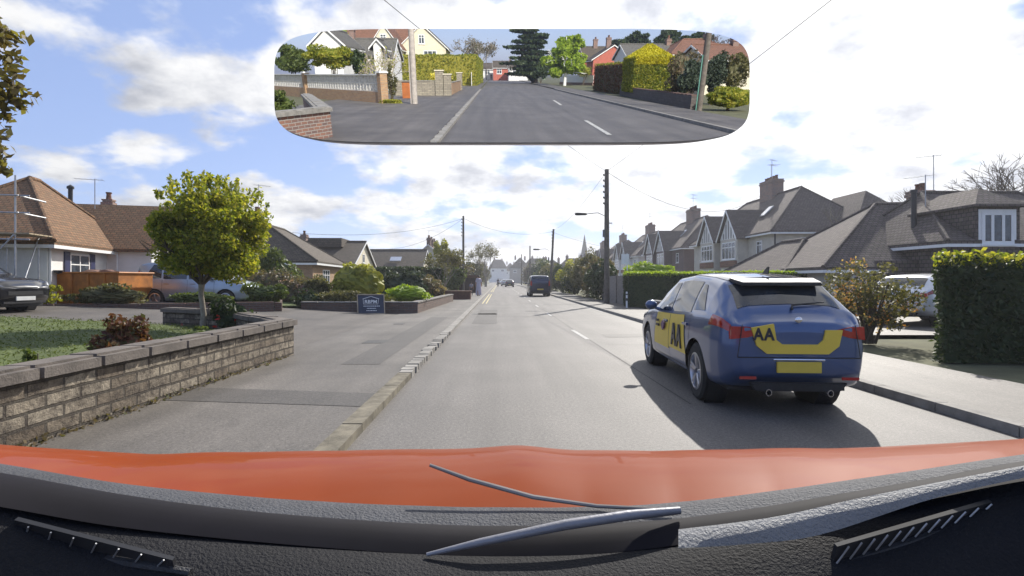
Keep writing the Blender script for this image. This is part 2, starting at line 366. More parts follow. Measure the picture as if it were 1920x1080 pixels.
alloy = plain('alloy', (.5, .5, .52), .3, .1, 8, 0, .9)
chrome = plain('chrome', (.75, .75, .77), .12, .05, 8, 0, 1)
red_l = plain('red_lamp_plastic', (.35, .012, .012), .15, .3, 9, 0, 0, .8)
clear_l = plain('clear_lamp_plastic', (.55, .57, .6), .12, .2, 9, 0, .4, .8)
plate_y = plain('yellow_plate', (.62, .46, .06), .4, .08, 4)
plate_w = plain('white_plate', (.7, .7, .68), .4, .08, 4)
cgl = glassy('car_glass', (.018, .022, .028), .04)
skin_m = plain('skin', (.35, .20, .13), .6, .1, 6)
dhair = plain('dark_hair', (.02, .015, .012), .7, .3, 20)
gL = (.045, .075, .012)
lf_tree = leaf('tree_leaf', [(.05, .07, .008), (.13, .17, .018), (.26, .28, .03), (.42, .38, .06)], .48)
lf_dark = leaf('dark_leaf', [(.012, .025, .010), (.03, .05, .018), (.06, .085, .03)], .25)
lf_mid = leaf('mid_leaf', [(.03, .05, .012), (.07, .10, .02), (.13, .16, .04)], .33)
lf_yel = leaf('yellow_green_leaf', [(.10, .12, .015), (.24, .25, .03), (.40, .38, .06)], .4)
lf_lime = leaf('lime_leaf', [(.10, .16, .01), (.22, .32, .02), (.36, .45, .05)], .4)
lf_red = leaf('red_brown_leaf', [(.04, .015, .015), (.10, .035, .025), (.16, .07, .035), (.08, .08, .03)], .3)
lf_olive = leaf('olive_leaf', [(.05, .05, .02), (.11, .11, .04), (.19, .17, .08)], .3)
lf_dull = leaf('dull_leaf', [(.05, .045, .03), (.11, .09, .06), (.20, .15, .09), (.10, .11, .05)], .3)
lf_blue = leaf('blue_green_leaf', [(.02, .035, .022), (.045, .065, .04), (.08, .10, .07)], .22)
lf_gold = leaf('golden_leaf', [(.28, .26, .01), (.45, .40, .012), (.55, .50, .03)], .3)
fl_red = leaf('red_petal', [(.45, .01, .01), (.6, .03, .02), (.7, .06, .03)], .3)
fl_pink = leaf('pink_white_petal', [(.45, .12, .10), (.6, .35, .32), (.7, .6, .6)], .3)
fl_or = leaf('orange_petal', [(.5, .14, .03), (.6, .3, .1), (.65, .5, .2)], .3)
fl_y = leaf('yellow_petal', [(.6, .5, .02), (.7, .6, .05), (.7, .65, .2)], .3)
def carpaint(name, c, metal=.3):
    m, nt, b, o = newmat(name); v = coords(nt)
    nt.links.new(ramp(nt, noise(nt, v, 1.3, 4), [(.3, sc3(c, .88)), (.7, sc3(c, 1.12))]), b.inputs['Base Color'])
    b.inputs['Metallic'].default_value = metal; b.inputs['Roughness'].default_value = .32; b.inputs['Coat Weight'].default_value = 1; b.inputs['Coat Roughness'].default_value = .02; return m
# ---------------------------------------------------------------- cars
def catmull(P, m):
    P = [Vector(p) for p in P]; P = [P[0]*2-P[1]]+P+[P[-1]*2-P[-2]]; out = []
    def ev(t):
        i = min(int(t), len(P)-4); f = t-i; a, b, c, d = P[i:i+4]
        lin = b.lerp(c, f); cr_ = .5*((2*b)+(c-a)*f+(2*a-5*b+4*c-d)*f*f+(3*b-a-3*c+d)*f**3)
        return lin*.35+cr_*.65
    return ev
SPEC = {
 'hatch': dict(y=[0,.12,.3,.55,.95,1.6,2.3,2.75,3.2,3.6,4.0,4.25,4.35], zl=[.40,.30,.26,.24,.22,.22,.22,.22,.22,.22,.24,.3,.38],
   belt=[.93,.99,1.01,1.0,.98,.95,.93,.92,.90,.86,.79,.71,.62], wb=[.80,.87,.90,.91,.92,.92,.92,.92,.91,.90,.87,.79,.68],
   top=[.99,1.12,1.27,1.42,1.46,1.49,1.45,1.30,1.02,.95,.88,.78,.67], wt=[.68,.66,.64,.62,.62,.63,.63,.66,.74,.72,.66,.58,.46],
   wheels=(.83, 3.48), wr=.33, rg=(.14,.47), ws=(2.66,3.12), side=[(.62,1.02,5.25,6.6),(1.10,1.95,5.12,6.75),(2.03,2.86,5.12,6.7)], L=4.35),
 'van': dict(y=[0,.06,.15,.4,.95,1.6,2.3,2.75,3.2,3.55,4.0,4.2,4.32], zl=[.42,.34,.30,.26,.22,.22,.22,.22,.22,.22,.24,.3,.4],
   belt=[1.05,1.07,1.08,1.08,1.06,1.05,1.04,1.02,1.0,.98,.92,.84,.7], wb=[.80,.86,.89,.91,.91,.91,.91,.91,.91,.90,.86,.8,.68],
   top=[1.30,1.62,1.72,1.78,1.80,1.80,1.78,1.70,1.45,1.12,1.0,.9,.75], wt=[.72,.70,.70,.71,.71,.71,.71,.70,.68,.72,.68,.6,.46],
   wheels=(.75, 3.45), wr=.33, rg=(.035,.11), ws=(2.85,3.5), side=[(.35,.98,5.2,6.75),(1.06,1.95,5.15,6.8),(2.03,3.0,5.15,6.7)], L=4.32),
 'suv': dict(y=[0,.1,.28,.5,.95,1.6,2.3,2.75,3.3,3.6,4.1,4.38,4.5], zl=[.5,.42,.36,.32,.28,.28,.28,.28,.28,.3,.32,.38,.46],
   belt=[1.08,1.10,1.12,1.10,1.08,1.05,1.03,1.02,1.02,1.0,.96,.90,.78], wb=[.82,.89,.92,.93,.93,.93,.93,.93,.93,.92,.90,.84,.74],
   top=[1.12,1.32,1.5,1.6,1.65,1.66,1.62,1.48,1.14,1.09,1.03,.96,.84], wt=[.7,.68,.66,.65,.65,.65,.65,.67,.76,.76,.70,.62,.5],
   wheels=(.85, 3.55), wr=.36, rg=(.12,.45), ws=(2.7,3.2), side=[(.6,1.0,5.25,6.6),(1.08,1.95,5.12,6.75),(2.03,2.9,5.12,6.7)], L=4.5)}
def car(name, label, loc, rz, paint, spec='hatch', group=None, rear_plate=plate_y, cat='car', scale=1.0, hi=True):
    S = SPEC[spec]; t = thing(name, label, cat, loc, rz, group); t.scale = (scale,)*3
    ys = S['y']; n = len(ys)
    def I(k, y): return float(np.interp(y, ys, S[k]))
    def sec(y):
        zl, be, wb_, tp, wt = (I(k, y) for k in ('zl', 'belt', 'wb', 'top', 'wt')); be = min(be, tp-.02)
        return catmull([(0, zl), (wb_*.8, zl), (wb_*.96, zl+.07), (wb_, zl+.28), (wb_*.995, be*.62+zl*.38+.03), (wb_*.95, be), ((wb_*.94+wt)/2+.015, (be+tp)/2), (wt, tp-.05), (wt*.72, tp-.006), (0, tp+.012)], 9)
    def pt(y, v, sgn=1):
        p = sec(min(max(y, 0), S['L']))(v); return Vector((p[0]*sgn, y, p[1]))
    Yg = sorted(set([round(x, 3) for x in np.linspace(0, S['L'], 62 if hi else 30)]+[round(x, 3) for x in ys])); Vg = list(np.linspace(0, 9, 46 if hi else 28))
    half = [[pt(y, v) for v in Vg] for y in Yg]; m = len(Vg)
    rows = []
    def ring(pts): return [p.copy() for p in pts]+[Vector((-p.x, p.y, p.z)) for p in pts[-2:0:-1]]
    for h in half: rows.append(ring(h))
    def cap(r, dy, k):
        c = sum(r, Vector())/len(r); return [Vector((c.x+(p.x-c.x)*k, p.y+dy, c.z+(p.z-c.z)*k)) for p in r]
    r0 = rows[0]; rN = rows[-1]
    rows = [cap(r0, -.075, .5), cap(r0, -.065, .82), cap(r0, -.035, .95)]+rows+[cap(rN, .04, .92), cap(rN, .07, .7), cap(rN, .08, .4)]
    RA = S['wr']+.055; kill = set(); q = len(rows[0])
    for i, r in enumerate(rows):
        for j, p in enumerate(r):
            if abs(p.x) > .55 and p.z < 1.0:
                for wy in S['wheels']:
                    d = Vector((p.y-wy, p.z-S['wr'])); l = d.length
                    if RA-.055 < l < RA+.055: d *= RA/l; p.y = wy+d.x; p.z = S['wr']+d.y
                    elif l <= RA-.055: kill.add((i, j))
    b = MB(); V = [tuple(p) for r in rows for p in r]; Fc = []
    for i in range(len(rows)-1):
        for j in range(q):
            a = [(i, j), (i, (j+1) % q), (i+1, (j+1) % q), (i+1, j)]
            if any(x in kill for x in a): continue
            if all(abs(rows[x][y_].x) > .55 and min((Vector((rows[x][y_].y-wy, rows[x][y_].z-S['wr'])).length for wy in S['wheels'])) < RA+.002 for x, y_ in a): continue
            Fc.append(tuple(x*q+y_ for x, y_ in a))
    Fc += [tuple(range(q)), tuple((len(rows)-1)*q+j for j in range(q-1, -1, -1))]
    b.add(V, Fc); body = b.build('body', paint, t, True)
    def patch(mb, y0, y1, v0, v1, sgn, off=.006, ny=6, nv=5, sh=None, th=True):
        G = []
        for i in range(ny+1):
            r = []
            for j in range(nv+1):
                fv = j/nv; a, c_ = (y0, y1) if sh is None else (y0+sh[0]*fv, y1+sh[1]*fv); y = a+(c_-a)*i/ny; v = v0+(v1-v0)*fv
                p = pt(y, v, sgn); e = .02
                ty = pt(y+e, v, sgn)-pt(y-e, v, sgn); tv = pt(y, v+.05, sgn)-pt(y, v-.05, sgn); nn = ty.cross(tv)
                if nn.length < 1e-9: nn = Vector((sgn, 0, 0))
                nn.normalize()
                if nn.dot(p-Vector((0, p.y, .8 if v < 6 else .5))) < 0: nn = -nn
                r.append(p+nn*off)
            G.append(r)
        w_ = nv+1; P = [p for r in G for p in r]; mb.add(P, [(i*w_+j, (i+1)*w_+j, (i+1)*w_+j+1, i*w_+j+1) for i in range(ny) for j in range(nv)])
    def full(mb, y0, y1, v0, off=.006, sh=(0, 0)):
        for sg in (1, -1): patch(mb, y0, y1, v0, 9, sg, off, sh=sh)
    g = MB(); full(g, *S['ws'], 7.25); g.build('windscreen', cgl, t, True)
    g = MB(); full(g, *S['rg'], 7.2); g.build('rear_window', cgl, t, True)
    for sg in (1, -1):
        for k, (a, c_, v0, v1) in enumerate(S['side']):
            g = MB(); last = k == len(S['side'])-1
            patch(g, a, c_, v0, v1, sg, sh=(.30 if k == 0 else 0, (-.62 if spec != 'van' else -.5) if last else 0)); g.build('side_window', cgl, t, True)
    ub = MB(); ub.box((-.72, .2, .24), (.72, S['L']-.2, .42)); ub.build('underbody', plastic, t)
    wr = S['wr']
    for wy in S['wheels']:
        for sg in (1, -1):
            x = sg*(I('wb', wy)-.12)
            tb = MB().lathe([(wr*.62, -.10), (wr*.9, -.105), (wr, -.075), (wr, .075), (wr*.9, .105), (wr*.62, .10), (wr*.62, -.10)], 28, 'x', (x, wy, wr)); wob = tb.build('wheel', rubber, t, True)
            rb = MB().lathe([(0, sg*.03), (wr*.5, sg*.02), (wr*.52, sg*.0), (wr*.52, -sg*.05), (0, -sg*.05)], 24, 'x', (x, wy, wr)); rb.lathe([(wr*.66, sg*.102), (wr*.60, sg*.108), (wr*.57, sg*.08), (wr*.57, 0), (wr*.66, 0)], 28, 'x', (x, wy, wr))
            rim = rb.build('rim', alloy if hi else steel, wob, True)
            if hi:
                sp = MB()
                for k in range(5):
                    a = k*1.2566+.3
                    for da in (-.13, .13):
                        sp.tube([(x+sg*.075, wy+.04*math.cos(a), wr+.04*math.sin(a)), (x+sg*.095, wy+wr*.6*math.cos(a+da), wr+wr*.6*math.sin(a+da))], [.02, .014], 5)
                sp.build('spoke', alloy, wob, True)
            wl = MB().lathe([(0, x-sg*.2), (RA-.002, x-sg*.2), (RA-.002, x+sg*.06)], 24, 'x', (0, wy, wr)); wl.build('wheel_arch', plastic, t)
    bp = MB(); zr = .31 if spec != 'suv' else .45
    bp.extr([(-.50, -.07, zr-.03), (.50, -.07, zr-.03), (.58, -.082, zr+.06), (-.58, -.082, zr+.06)], (0, .06, 0)); bp.build('bumper', plastic, t, bevel=.012)
    MB().box((-.26, -.095, .56 if spec != 'hatch' else .47), (.26, -.072, .67 if spec != 'hatch' else .58)).build('number_plate', rear_plate, t, bevel=.003)
    MB().box((-.26, S['L']+.06, .42), (.26, S['L']+.088, .53)).build('number_plate', plate_w, t, bevel=.003)
    fg = MB(); fg.box((-.48, S['L']+.045, .56), (.48, S['L']+.085, .68)); fg.box((-.58, S['L']+.03, .33), (.58, S['L']+.07, .40)); fg.build('grille', plastic, t, bevel=.01)
    for sg in (1, -1):
        tl = MB()
        if spec == 'van': patch(tl, .0, .13, 4.6, 6.2, sg, .012); tl.box((sg*.70, -.06, .90), (sg*.79, -.01, 1.3))
        else:
            patch(tl, .0, .40, 4.62, 5.1, sg, .012, sh=(0, -.08)); tl.extr([(sg*.42, -.074, .865), (sg*.60, -.074, .82), (sg*.79, -.05, .80), (sg*.78, -.05, .93), (sg*.60, -.074, .93), (sg*.44, -.074, .90)], (0, .10, 0))
        tl.build('tail_light', red_l, t, True)
        hl = MB(); patch(hl, S['L']-.42, S['L']-.03, 4.75, 5.7, sg, .01); hl.build('headlight', clear_l, t, True)
        mi = MB(); yb = S['side'][-1][1]-.12; zb = I('belt', yb)+.06; xb = I('wb', yb)*.95
        mi.blob((sg*(xb+.14), yb, zb+.04), (.11, .075, .075), 14); mi.tube([(sg*(xb-.02), yb-.02, zb-.03), (sg*(xb+.08), yb, zb)], [.03, .025], 6); mi.build('wing_mirror', paint, t, True)
        if hi:
            dl = MB()
            for yy in (S['side'][1][0]-.04, S['side'][2][0]-.04, S['side'][2][1]+.02): patch(dl, yy-.005, yy+.005, 2.2, 5.05, sg, .002, 1, 8)
            patch(dl, S['side'][1][0]-.04, S['side'][2][1]+.02, 2.15, 2.2, sg, .002, 8, 1); dl.build('door_gap', plastic, t)
            for yy in (S['side'][1][0]+.02, S['side'][2][0]+.06):
                h = MB(); p = pt(yy+.1, 4.55, sg); h.box((p.x-sg*.0, yy, p.z-.015), (p.x+sg*.035, yy+.2, p.z+.02)); h.build('door_handle', paint, t, bevel=.008)
    return t, pt, patch
# ---------------------------------------------------------------- houses (local frame: x 0..w, y 0..d, base at z 0)
def facemap(face, w, d):
    if face == 'S': return lambda a, o, z: (a, -o, z)
    if face == 'N': return lambda a, o, z: (a, d+o, z)
    if face == 'W': return lambda a, o, z: (-o, a, z)
    return lambda a, o, z: (w+o, a, z)
def window(parent, fm, a, z, w, h, frame=None, panes=2, depth=.0, bar=True, glass=None, sill=True, fw=.06):
    m = MB(); bx = lambda a0, o0, z0, a1, o1, z1: m.box(fm(a0, o0, z0), fm(a1, o1, z1)); e = .035+depth
    bx(a, depth-.0 if depth else -.05, z, a+fw, e, z+h); bx(a+w-fw, depth if depth else -.05, z, a+w, e, z+h)
    bx(a+fw, depth if depth else -.05, z, a+w-fw, e, z+fw); bx(a+fw, depth if depth else -.05, z+h-fw, a+w-fw, e, z+h)
    for i in range(1, panes):
        q = a+w*i/panes; bx(q-fw*.45, depth+.004, z+fw, q+fw*.45, e-.003, z+h-fw)
    if bar:
        bx(a+fw, depth+.005, z+h*.68, a+w-fw, e-.006, z+h*.68+fw*.7)
    if sill: bx(a-.06, depth+.002, z-.07, a+w+.06, e+.06, z-.001)
    o = m.build('window', frame or white_p, parent)
    g = MB(); g.box(fm(a+fw*.5, depth-.02, z+fw*.5), fm(a+w-fw*.5, depth+.012, z+h-fw*.5)); g.build('pane', glass or win_g, o); return o
def door(parent, fm, a, z, w, h, mat, frame=None):
    m = MB(); m.box(fm(a, -.02, z), fm(a+w, .03, z+h)); o = m.build('door', mat, parent)
    f = MB(); f.box(fm(a-.07, -.02, z), fm(a-.001, .05, z+h+.07)); f.box(fm(a+w+.001, -.02, z), fm(a+w+.07, .05, z+h+.07)); f.box(fm(a, -.02, z+h+.001), fm(a+w, .05, z+h+.07)); f.build('frame', frame or white_p, o)
    k = MB().blob(fm(a+w*.85, .06, z+h*.48), (.035,)*3, 8); k.build('handle', chrome, o, True); return o
def roof_geo(mb, x0, x1, y0, y1, ze, zr, axis, i0, i1, th=.13):
    if axis == 'x':
        ym = (y0+y1)/2; E = [(x0,y0,ze),(x1,y0,ze),(x1,y1,ze),(x0,y1,ze)]; r0 = (x0+i0, ym, zr); r1 = (x1-i1, ym, zr)
        faces = [[0,1,5,4],[2,3,4,5]]; ends = [([3,0,4], i0), ([1,2,5], i1)]; gab = [(0,4,3), (2,5,1)]
    else:
        xm = (x0+x1)/2; E = [(x0,y0,ze),(x1,y0,ze),(x1,y1,ze),(x0,y1,ze)]; r0 = (xm, y0+i0, zr); r1 = (xm, y1-i1, zr)
        faces = [[1,2,5,4],[3,0,4,5]]; ends = [([0,1,4], i0), ([2,3,5], i1)]
    P = E+[r0, r1]; faces = faces+[f for f, ins in ends if ins > 0]
    V = P+[(p[0], p[1], p[2]-th) for p in P]; Fc = [tuple(f) for f in faces]+[tuple(i+6 for i in reversed(f)) for f in faces]
    cnt = {}
    for f in faces:
        for i in range(len(f)):
            e = (f[i], f[(i+1) % len(f)]); cnt[e] = 1
    for (a, b) in list(cnt):
        if (b, a) not in cnt: Fc.append((b, a, a+6, b+6))
    mb.add(V, Fc); return P
def ridge_tiles(mb, P, ends):
    mb.tube([Vector(P[4])+Vector((0, 0, .02)), Vector(P[5])+Vector((0, 0, .02))], .09, 8)
def chimney(parent, x, y, z0, h, mat, pots=2, w=.5, d=.75, pot_m=None, along='y'):
    m = MB(); m.box((x-w/2, y-d/2, z0), (x+w/2, y+d/2, z0+h)); m.box((x-w/2-.06, y-d/2-.06, z0+h-.22), (x+w/2+.06, y+d/2+.06, z0+h-.08)); m.box((x-w/2-.03, y-d/2-.03, z0+h+.001), (x+w/2+.03, y+d/2+.03, z0+h+.07))
    o = m.build('chimney', mat, parent); k = pots
    for i in range(k):
        q = -d/2+d*(i+.5)/k
        MB().lathe([(.09, 0), (.12, .02), (.10, .28), (.13, .30), (.13, .36), (.085, .36), (.085, .05)], 12, 'z', (x, y+q, z0+h+.07)).build('chimney_pot', pot_m or tile_r, o, True)
    return o
def aerial(parent, x, y, z, h=1.6, rot=.5, n=6, L=1.1, two=False):
    m = MB(); m.tube([(x, y, z-.3), (x, y, z+h)], .02, 6); c, s = math.cos(rot), math.sin(rot)
    for k in range(2 if two else 1):
        zz_ = z+h-.05-k*.45; m.tube([(x-c*L*.3, y-s*L*.3, zz_), (x+c*L*.7, y+s*L*.7, zz_)], .012, 5)
        for i in range(n):
            f = -.28+i/(n-1)*.95; q = .28-.02*i; m.tube([(x+c*L*f-s*q, y+s*L*f+c*q, zz_), (x+c*L*f+s*q, y+s*L*f-c*q, zz_)], .007, 4)
    m.build('aerial', steel, parent)
def house(name, label, o, rz, w, d, ze, zr, axis, wall, roof, i0=0, i1=0, ov=.35, cat='house', group=None, z0=0.0, fascia=None, gable_mat=None, base=0.0):
    t = thing(name, label, cat, (o[0], o[1], z0), rz, group)
    m = MB(); m.box((0, 0, base-.3), (w, d, ze-.12))
    g0 = g1 = None; kx = (zr-ze)/((d/2+ov) if axis == 'x' else (w/2+ov))
    zt = lambda dist: ze-.14+kx*(dist+ov)
    def gable(fy, sign):
        if axis == 'y': return [(0, fy, ze-.13), (w, fy, ze-.13), (w, fy, zt(0)), (w/2, fy, zt(w/2)), (0, fy, zt(0))]
        return [(fy, 0, ze-.13), (fy, d, ze-.13), (fy, d, zt(0)), (fy, d/2, zt(d/2)), (fy, 0, zt(0))]
    gm = m if gable_mat is None else MB()
    L_ = d if axis == 'y' else w
    for ins, pos, off in ((i0, 0, .12), (i1, L_, -.12)):
        if ins == 0: gm.extr(gable(pos, 0), (0, off, 0) if axis == 'y' else (off, 0, 0))
    m.build('wall', wall, t)
    if gable_mat is not None and gm.v: gm.build('gable', gable_mat, t)
    r = MB(); og = .22
    x0, x1, y0, y1 = -ov, w+ov, -ov, d+ov
    if axis == 'y':
        if i0 == 0: y0 = -og
        if i1 == 0: y1 = d+og
    else:
        if i0 == 0: x0 = -og
        if i1 == 0: x1 = w+og
    P = roof_geo(r, x0, x1, y0, y1, ze, zr, axis, i0+(ov if i0 else 0), i1+(ov if i1 else 0)); ro = r.build('roof', roof, t)
    rd = MB(); rd.tube([Vector(P[4])+Vector((0, 0, .01)), Vector(P[5])+Vector((0, 0, .01))], .10, 8)
    for i, e in (((i0), ((0, 4), (1 if axis == 'y' else 3, 4))), ((i1), ((2, 5), (3 if axis == 'y' else 1, 5)))):
        if i:
            for a, b in e: rd.tube([Vector(P[a])+Vector((0, 0, .01)), Vector(P[b])+Vector((0, 0, .01))], .08, 6)
    rd.build('ridge', roof, ro, True)
    f = MB(); fz0, fz1 = ze-.25, ze-.131
    if axis == 'y' or i0: f.box((x0+.001, y0+.02, fz0), (x0+.025, y1-.02, fz1))
    if axis == 'y' or i1: f.box((x1-.025, y0+.02, fz0), (x1-.001, y1-.02, fz1))
    if axis == 'x' or i0: f.box((x0+.03, y0+.001, fz0), (x1-.03, y0+.025, fz1))
    if axis == 'x' or i1: f.box((x0+.03, y1-.025, fz0), (x1-.03, y1-.001, fz1))
    for k, (ins, end) in enumerate(((i0, 0), (i1, 1))):
        if ins == 0:      # barge boards
            if axis == 'y':
                yy = y0 if end == 0 else y1; s = -1 if end == 0 else 1
                for xa in (x0, x1): f.extr([(xa, yy+s*.003, ze-.16), (w/2, yy+s*.003, zr-.16), (w/2, yy+s*.003, zr+.0), (xa, yy+s*.003, ze+.0)], (0, s*.03, 0))
            else:
                xx = x0 if end == 0 else x1; s = -1 if end == 0 else 1
                for ya in (y0, y1): f.extr([(xx+s*.003, ya, ze-.16), (xx+s*.003, d/2, zr-.16), (xx+s*.003, d/2, zr), (xx+s*.003, ya, ze)], (s*.03, 0, 0))
    f.build('bargeboard', fascia or white_p, t)
    return t, ro
def text_part(name, s, size, mat, parent, M, ext=.004, label=None, sx=1.0, bold=.018, space=1.0):
    c = bpy.data.curves.new(name, 'FONT'); c.body = s; c.size = size; c.extrude = ext; c.align_x = 'CENTER'; c.align_y = 'CENTER'; c.offset = size*bold; c.space_character = space
    o = bpy.data.objects.new('tmp', c); COL.objects.link(o); bpy.context.view_layer.update()
    me = bpy.data.meshes.new_from_object(o.evaluated_get(bpy.context.evaluated_depsgraph_get())); bpy.data.objects.remove(o)
    me.transform(M @ Matrix.Diagonal((sx, 1, 1, 1))); me.name = name; me.materials.clear(); me.materials.append(mat)
    q = bpy.data.objects.new(name, me); COL.objects.link(q); q.parent = parent
    if label: q['label'] = label
    return q
# ================================================================ SETTING
def sheet(name, poly, z, mat):
    m = MB(); m.add([(p[0], p[1], z) for p in poly], [tuple(range(len(poly)))]); return struct(m.build(name, mat))
def cx(a, b, f): return a+(b-a)*f
sheet('ground', [(-2500, -2500), (2500, -2500), (2500, 2500), (-2500, 2500)], -.035, earth_m)
KL = lambda y: -1.26                       # left kerb line (x), same behind
KR = lambda y: 4.62 if y > 2 else 4.62+min(1.9, (2-y)*.16)
sheet('road', [(-1.27, -420), (6.9, -420), (6.55, -10), (KR(-6), -6), (4.64, 2), (4.64, 700), (-1.27, 700)], 0.0, road_m)
def gz(x, y): return max(0, min(1, (-x-4.4)/10))*.5
def inlawn(x, y): return y < 9.3+max(0, -3.9-x)*1.12 and y < 12.9
def terrain(name, x0, x1, y0, y1, mat, dz=0.0, step=.5, jit=0.0, kind='structure', keep=None):
    nx = max(2, int((x1-x0)/step)); ny = max(2, int((y1-y0)/step)); m = MB(); V = []
    for j in range(ny+1):
        for i in range(nx+1):
            x = x0+(x1-x0)*i/nx; y = y0+(y1-y0)*j/ny; V.append((x, y, gz(x, y)+dz+random.uniform(-jit, jit)))
    m.add(V, [(j*(nx+1)+i, j*(nx+1)+i+1, (j+1)*(nx+1)+i+1, (j+1)*(nx+1)+i) for j in range(ny) for i in range(nx) if keep is None or keep(x0+(x1-x0)*(i+1)/nx, y0+(y1-y0)*(j+1)/ny)])
    o = m.build(name, mat, smooth=True); o['kind'] = kind; return o
PZ = .07
m = MB(); m.prism([(-3.95, -4), (-1.45, -4), (-1.45, 700), (-3.95, 700)], -.1, PZ); m.prism([(-9.5, -420), (-1.45, -420), (-1.45, -4.001), (-9.5, -4.001)], -.1, PZ-.002)
struct(m.build('pavement', pave_m))
m = MB(); m.prism([(4.78, 2), (6.6, 2), (6.6, 700), (4.78, 700)], -.1, PZ+.02); m.prism([(KR(-6)+.15, -6), (8.6, -6), (6.601, 2), (4.78, 1.99)], -.1, PZ+.018); m.prism([(7.05, -420), (9.4, -420), (8.6, -6.001), (6.7, -10)], -.1, PZ+.016)
struct(m.build('pavement', pave_m))
terrain('driveway', -30, -3.952, 9.3, 17.2, drive_m, .055, 1.0)
terrain('driveway', -30, -3.953, 17.2, 21.6, drive_m, .052, 1.0)
# forecourt joint line
lawn = terrain('lawn', -26, -3.98, -3, 12.9, grass_m, .17, .3, .008, keep=inlawn); 
terrain('lawn', -12.6, -7.3, 22, 30, grass_m, .10, 1.0)
terrain('garden_soil', -60, -3.96, 21.6, 120, earth_m, .03, 4.0)
# grass blades near the wall and over the lawn
gp_ = np.stack([rng.uniform(-16, -4.1, 26000), rng.uniform(2, 12.8, 26000)], 1)
G3 = np.array([(x, y, gz(x, y)+.19) for x, y in gp_ if inlawn(x, y)]); lf_grass = leaf('grass_blade', [(.04, .06, .01), (.08, .11, .02), (.13, .15, .04)], .3)
g = leaf_mesh('grass', G3, .03, lf_grass, None, 0, .25); g['kind'] = 'stuff'
# kerbs
m = MB(); y = -5.0; rr = random.Random(3)
while y < 7.2:                                # mossy concrete near the camera
    l = .9; m.box((-1.45+rr.uniform(-.004, .004), y, -.1), (-1.262, y+l-.012, PZ+.012+rr.uniform(-.004, .006))); y += l
m.mi = 1
while y < 13.6:                               # granite setts laid in a zigzag
    l = rr.uniform(.15, .24); q = rr.uniform(-.02, .02); m.box((-1.45+q, y, -.1), (-1.27+q, y+l-.035, PZ+.012+rr.uniform(-.012, .014))); y += l
m.mi = 2
while y < 300:
    l = .92 if y < 90 else 6; m.box((-1.45, y, -.1), (-1.262, y+l-.015, PZ+.012)); y += l
m.mi = 1; y = -5.01
while y > -60:
    l = rr.uniform(.25, .5); m.box((-1.43+rr.uniform(-.02, .02), y-l+.03, -.1), (-1.262, y, PZ+.01)); y -= l
sett_m = plain('granite_sett', (.25, .235, .21), .85, .35, 2.5, .6)
struct(m.build('kerb', [moss_m, sett_m, kerb_m]))
m = MB(); y = 2.0
while y < 300:
    l = .92 if y < 90 else 6; m.box((4.63, y, -.1), (4.775, y+l-.015, PZ+.03)); y += l
y = 2.0
while y > -60:
    l = .92; m.prism([(KR(y-l)+.01, y-l+.015), (KR(y-l)+.15, y-l+.015), (KR(y)+.15, y), (KR(y)+.01, y)], -.1, PZ+.03); y -= l
struct(m.build('kerb', kerb_m))
# painted marks on the road
m = MB()
def dash(x0, y0, x1, y1, w=.10):
    d = Vector((x1-x0, y1-y0)).normalized(); n = Vector((-d.y, d.x))*w/2
    m.add([(x0-n.x, y0-n.y, .005), (x0+n.x, y0+n.y, .005), (x1+n.x, y1+n.y, .005), (x1-n.x, y1-n.y, .005)], [(0, 3, 2, 1)])
dash(2.07, 12.6, 2.03, 14.9)
for k in range(1, 12): dash(2.0, 14.9+k*7-1.2, 2.0, 14.9+k*7+.8, .09)
a, b = rg(1098, 226), rg(1143, 253); dash(a.x, a.y, b.x, b.y, .13)
a, b = rg(1038, 188), rg(1052, 197); dash(a.x, a.y, b.x, b.y, .13)
struct(m.build('centre_line_marking', line_m))
m = MB()
for x in (-1.02, -.80):
    dash(x, 31.5, x, 52, .07); dash(x, 62, x, 150, .07)
struct(m.build('double_yellow_lines', yell_m))
m = MB(); dash(4.48, 23, 4.48, 29, .09); struct(m.build('edge_marking', line_m))
# tar joints and patches on the carriageway
m = MB()
def strip(pts, w, z=.0045):
    for a, b in zip(pts[:-1], pts[1:]):
        d = (Vector(b)-Vector(a)).normalized(); n = Vector((-d.y, d.x))*w/2
        m.add([(a[0]-n.x, a[1]-n.y, z), (a[0]+n.x, a[1]+n.y, z), (b[0]+n.x, b[1]+n.y, z), (b[0]-n.x, b[1]-n.y, z)], [(0, 3, 2, 1)])
strip([(-1.2, 20.5), (1.6, 20.3), (4.5, 20.9)], .03); strip([(2.15, 6), (2.1, 12.4)], .018); strip([(2.3, 11.6), (4.6, 11.2)], .02)
strip([(2.08, 15.1), (2.06, 26)], .02); strip([(-1.2, 31), (4.5, 31.4)], .03)
struct(m.build('tar_joint', plain('bitumen', (.035, .034, .033), .7, .3, 8)))
m = MB(); m.add([(-1.15, 21.6, .004), (-.1, 21.6, .004), (-.15, 22.3, .004), (-1.1, 22.2, .004)], [(0, 1, 2, 3)]); m.add([(2.4, 30, .004), (4.4, 30.2, .004), (4.4, 30.6, .004), (2.5, 30.5, .004)], [(0, 1, 2, 3)])
struct(m.build('drain_cover', plain('cast_iron', (.05, .048, .045), .6, .3, 20, .4)))

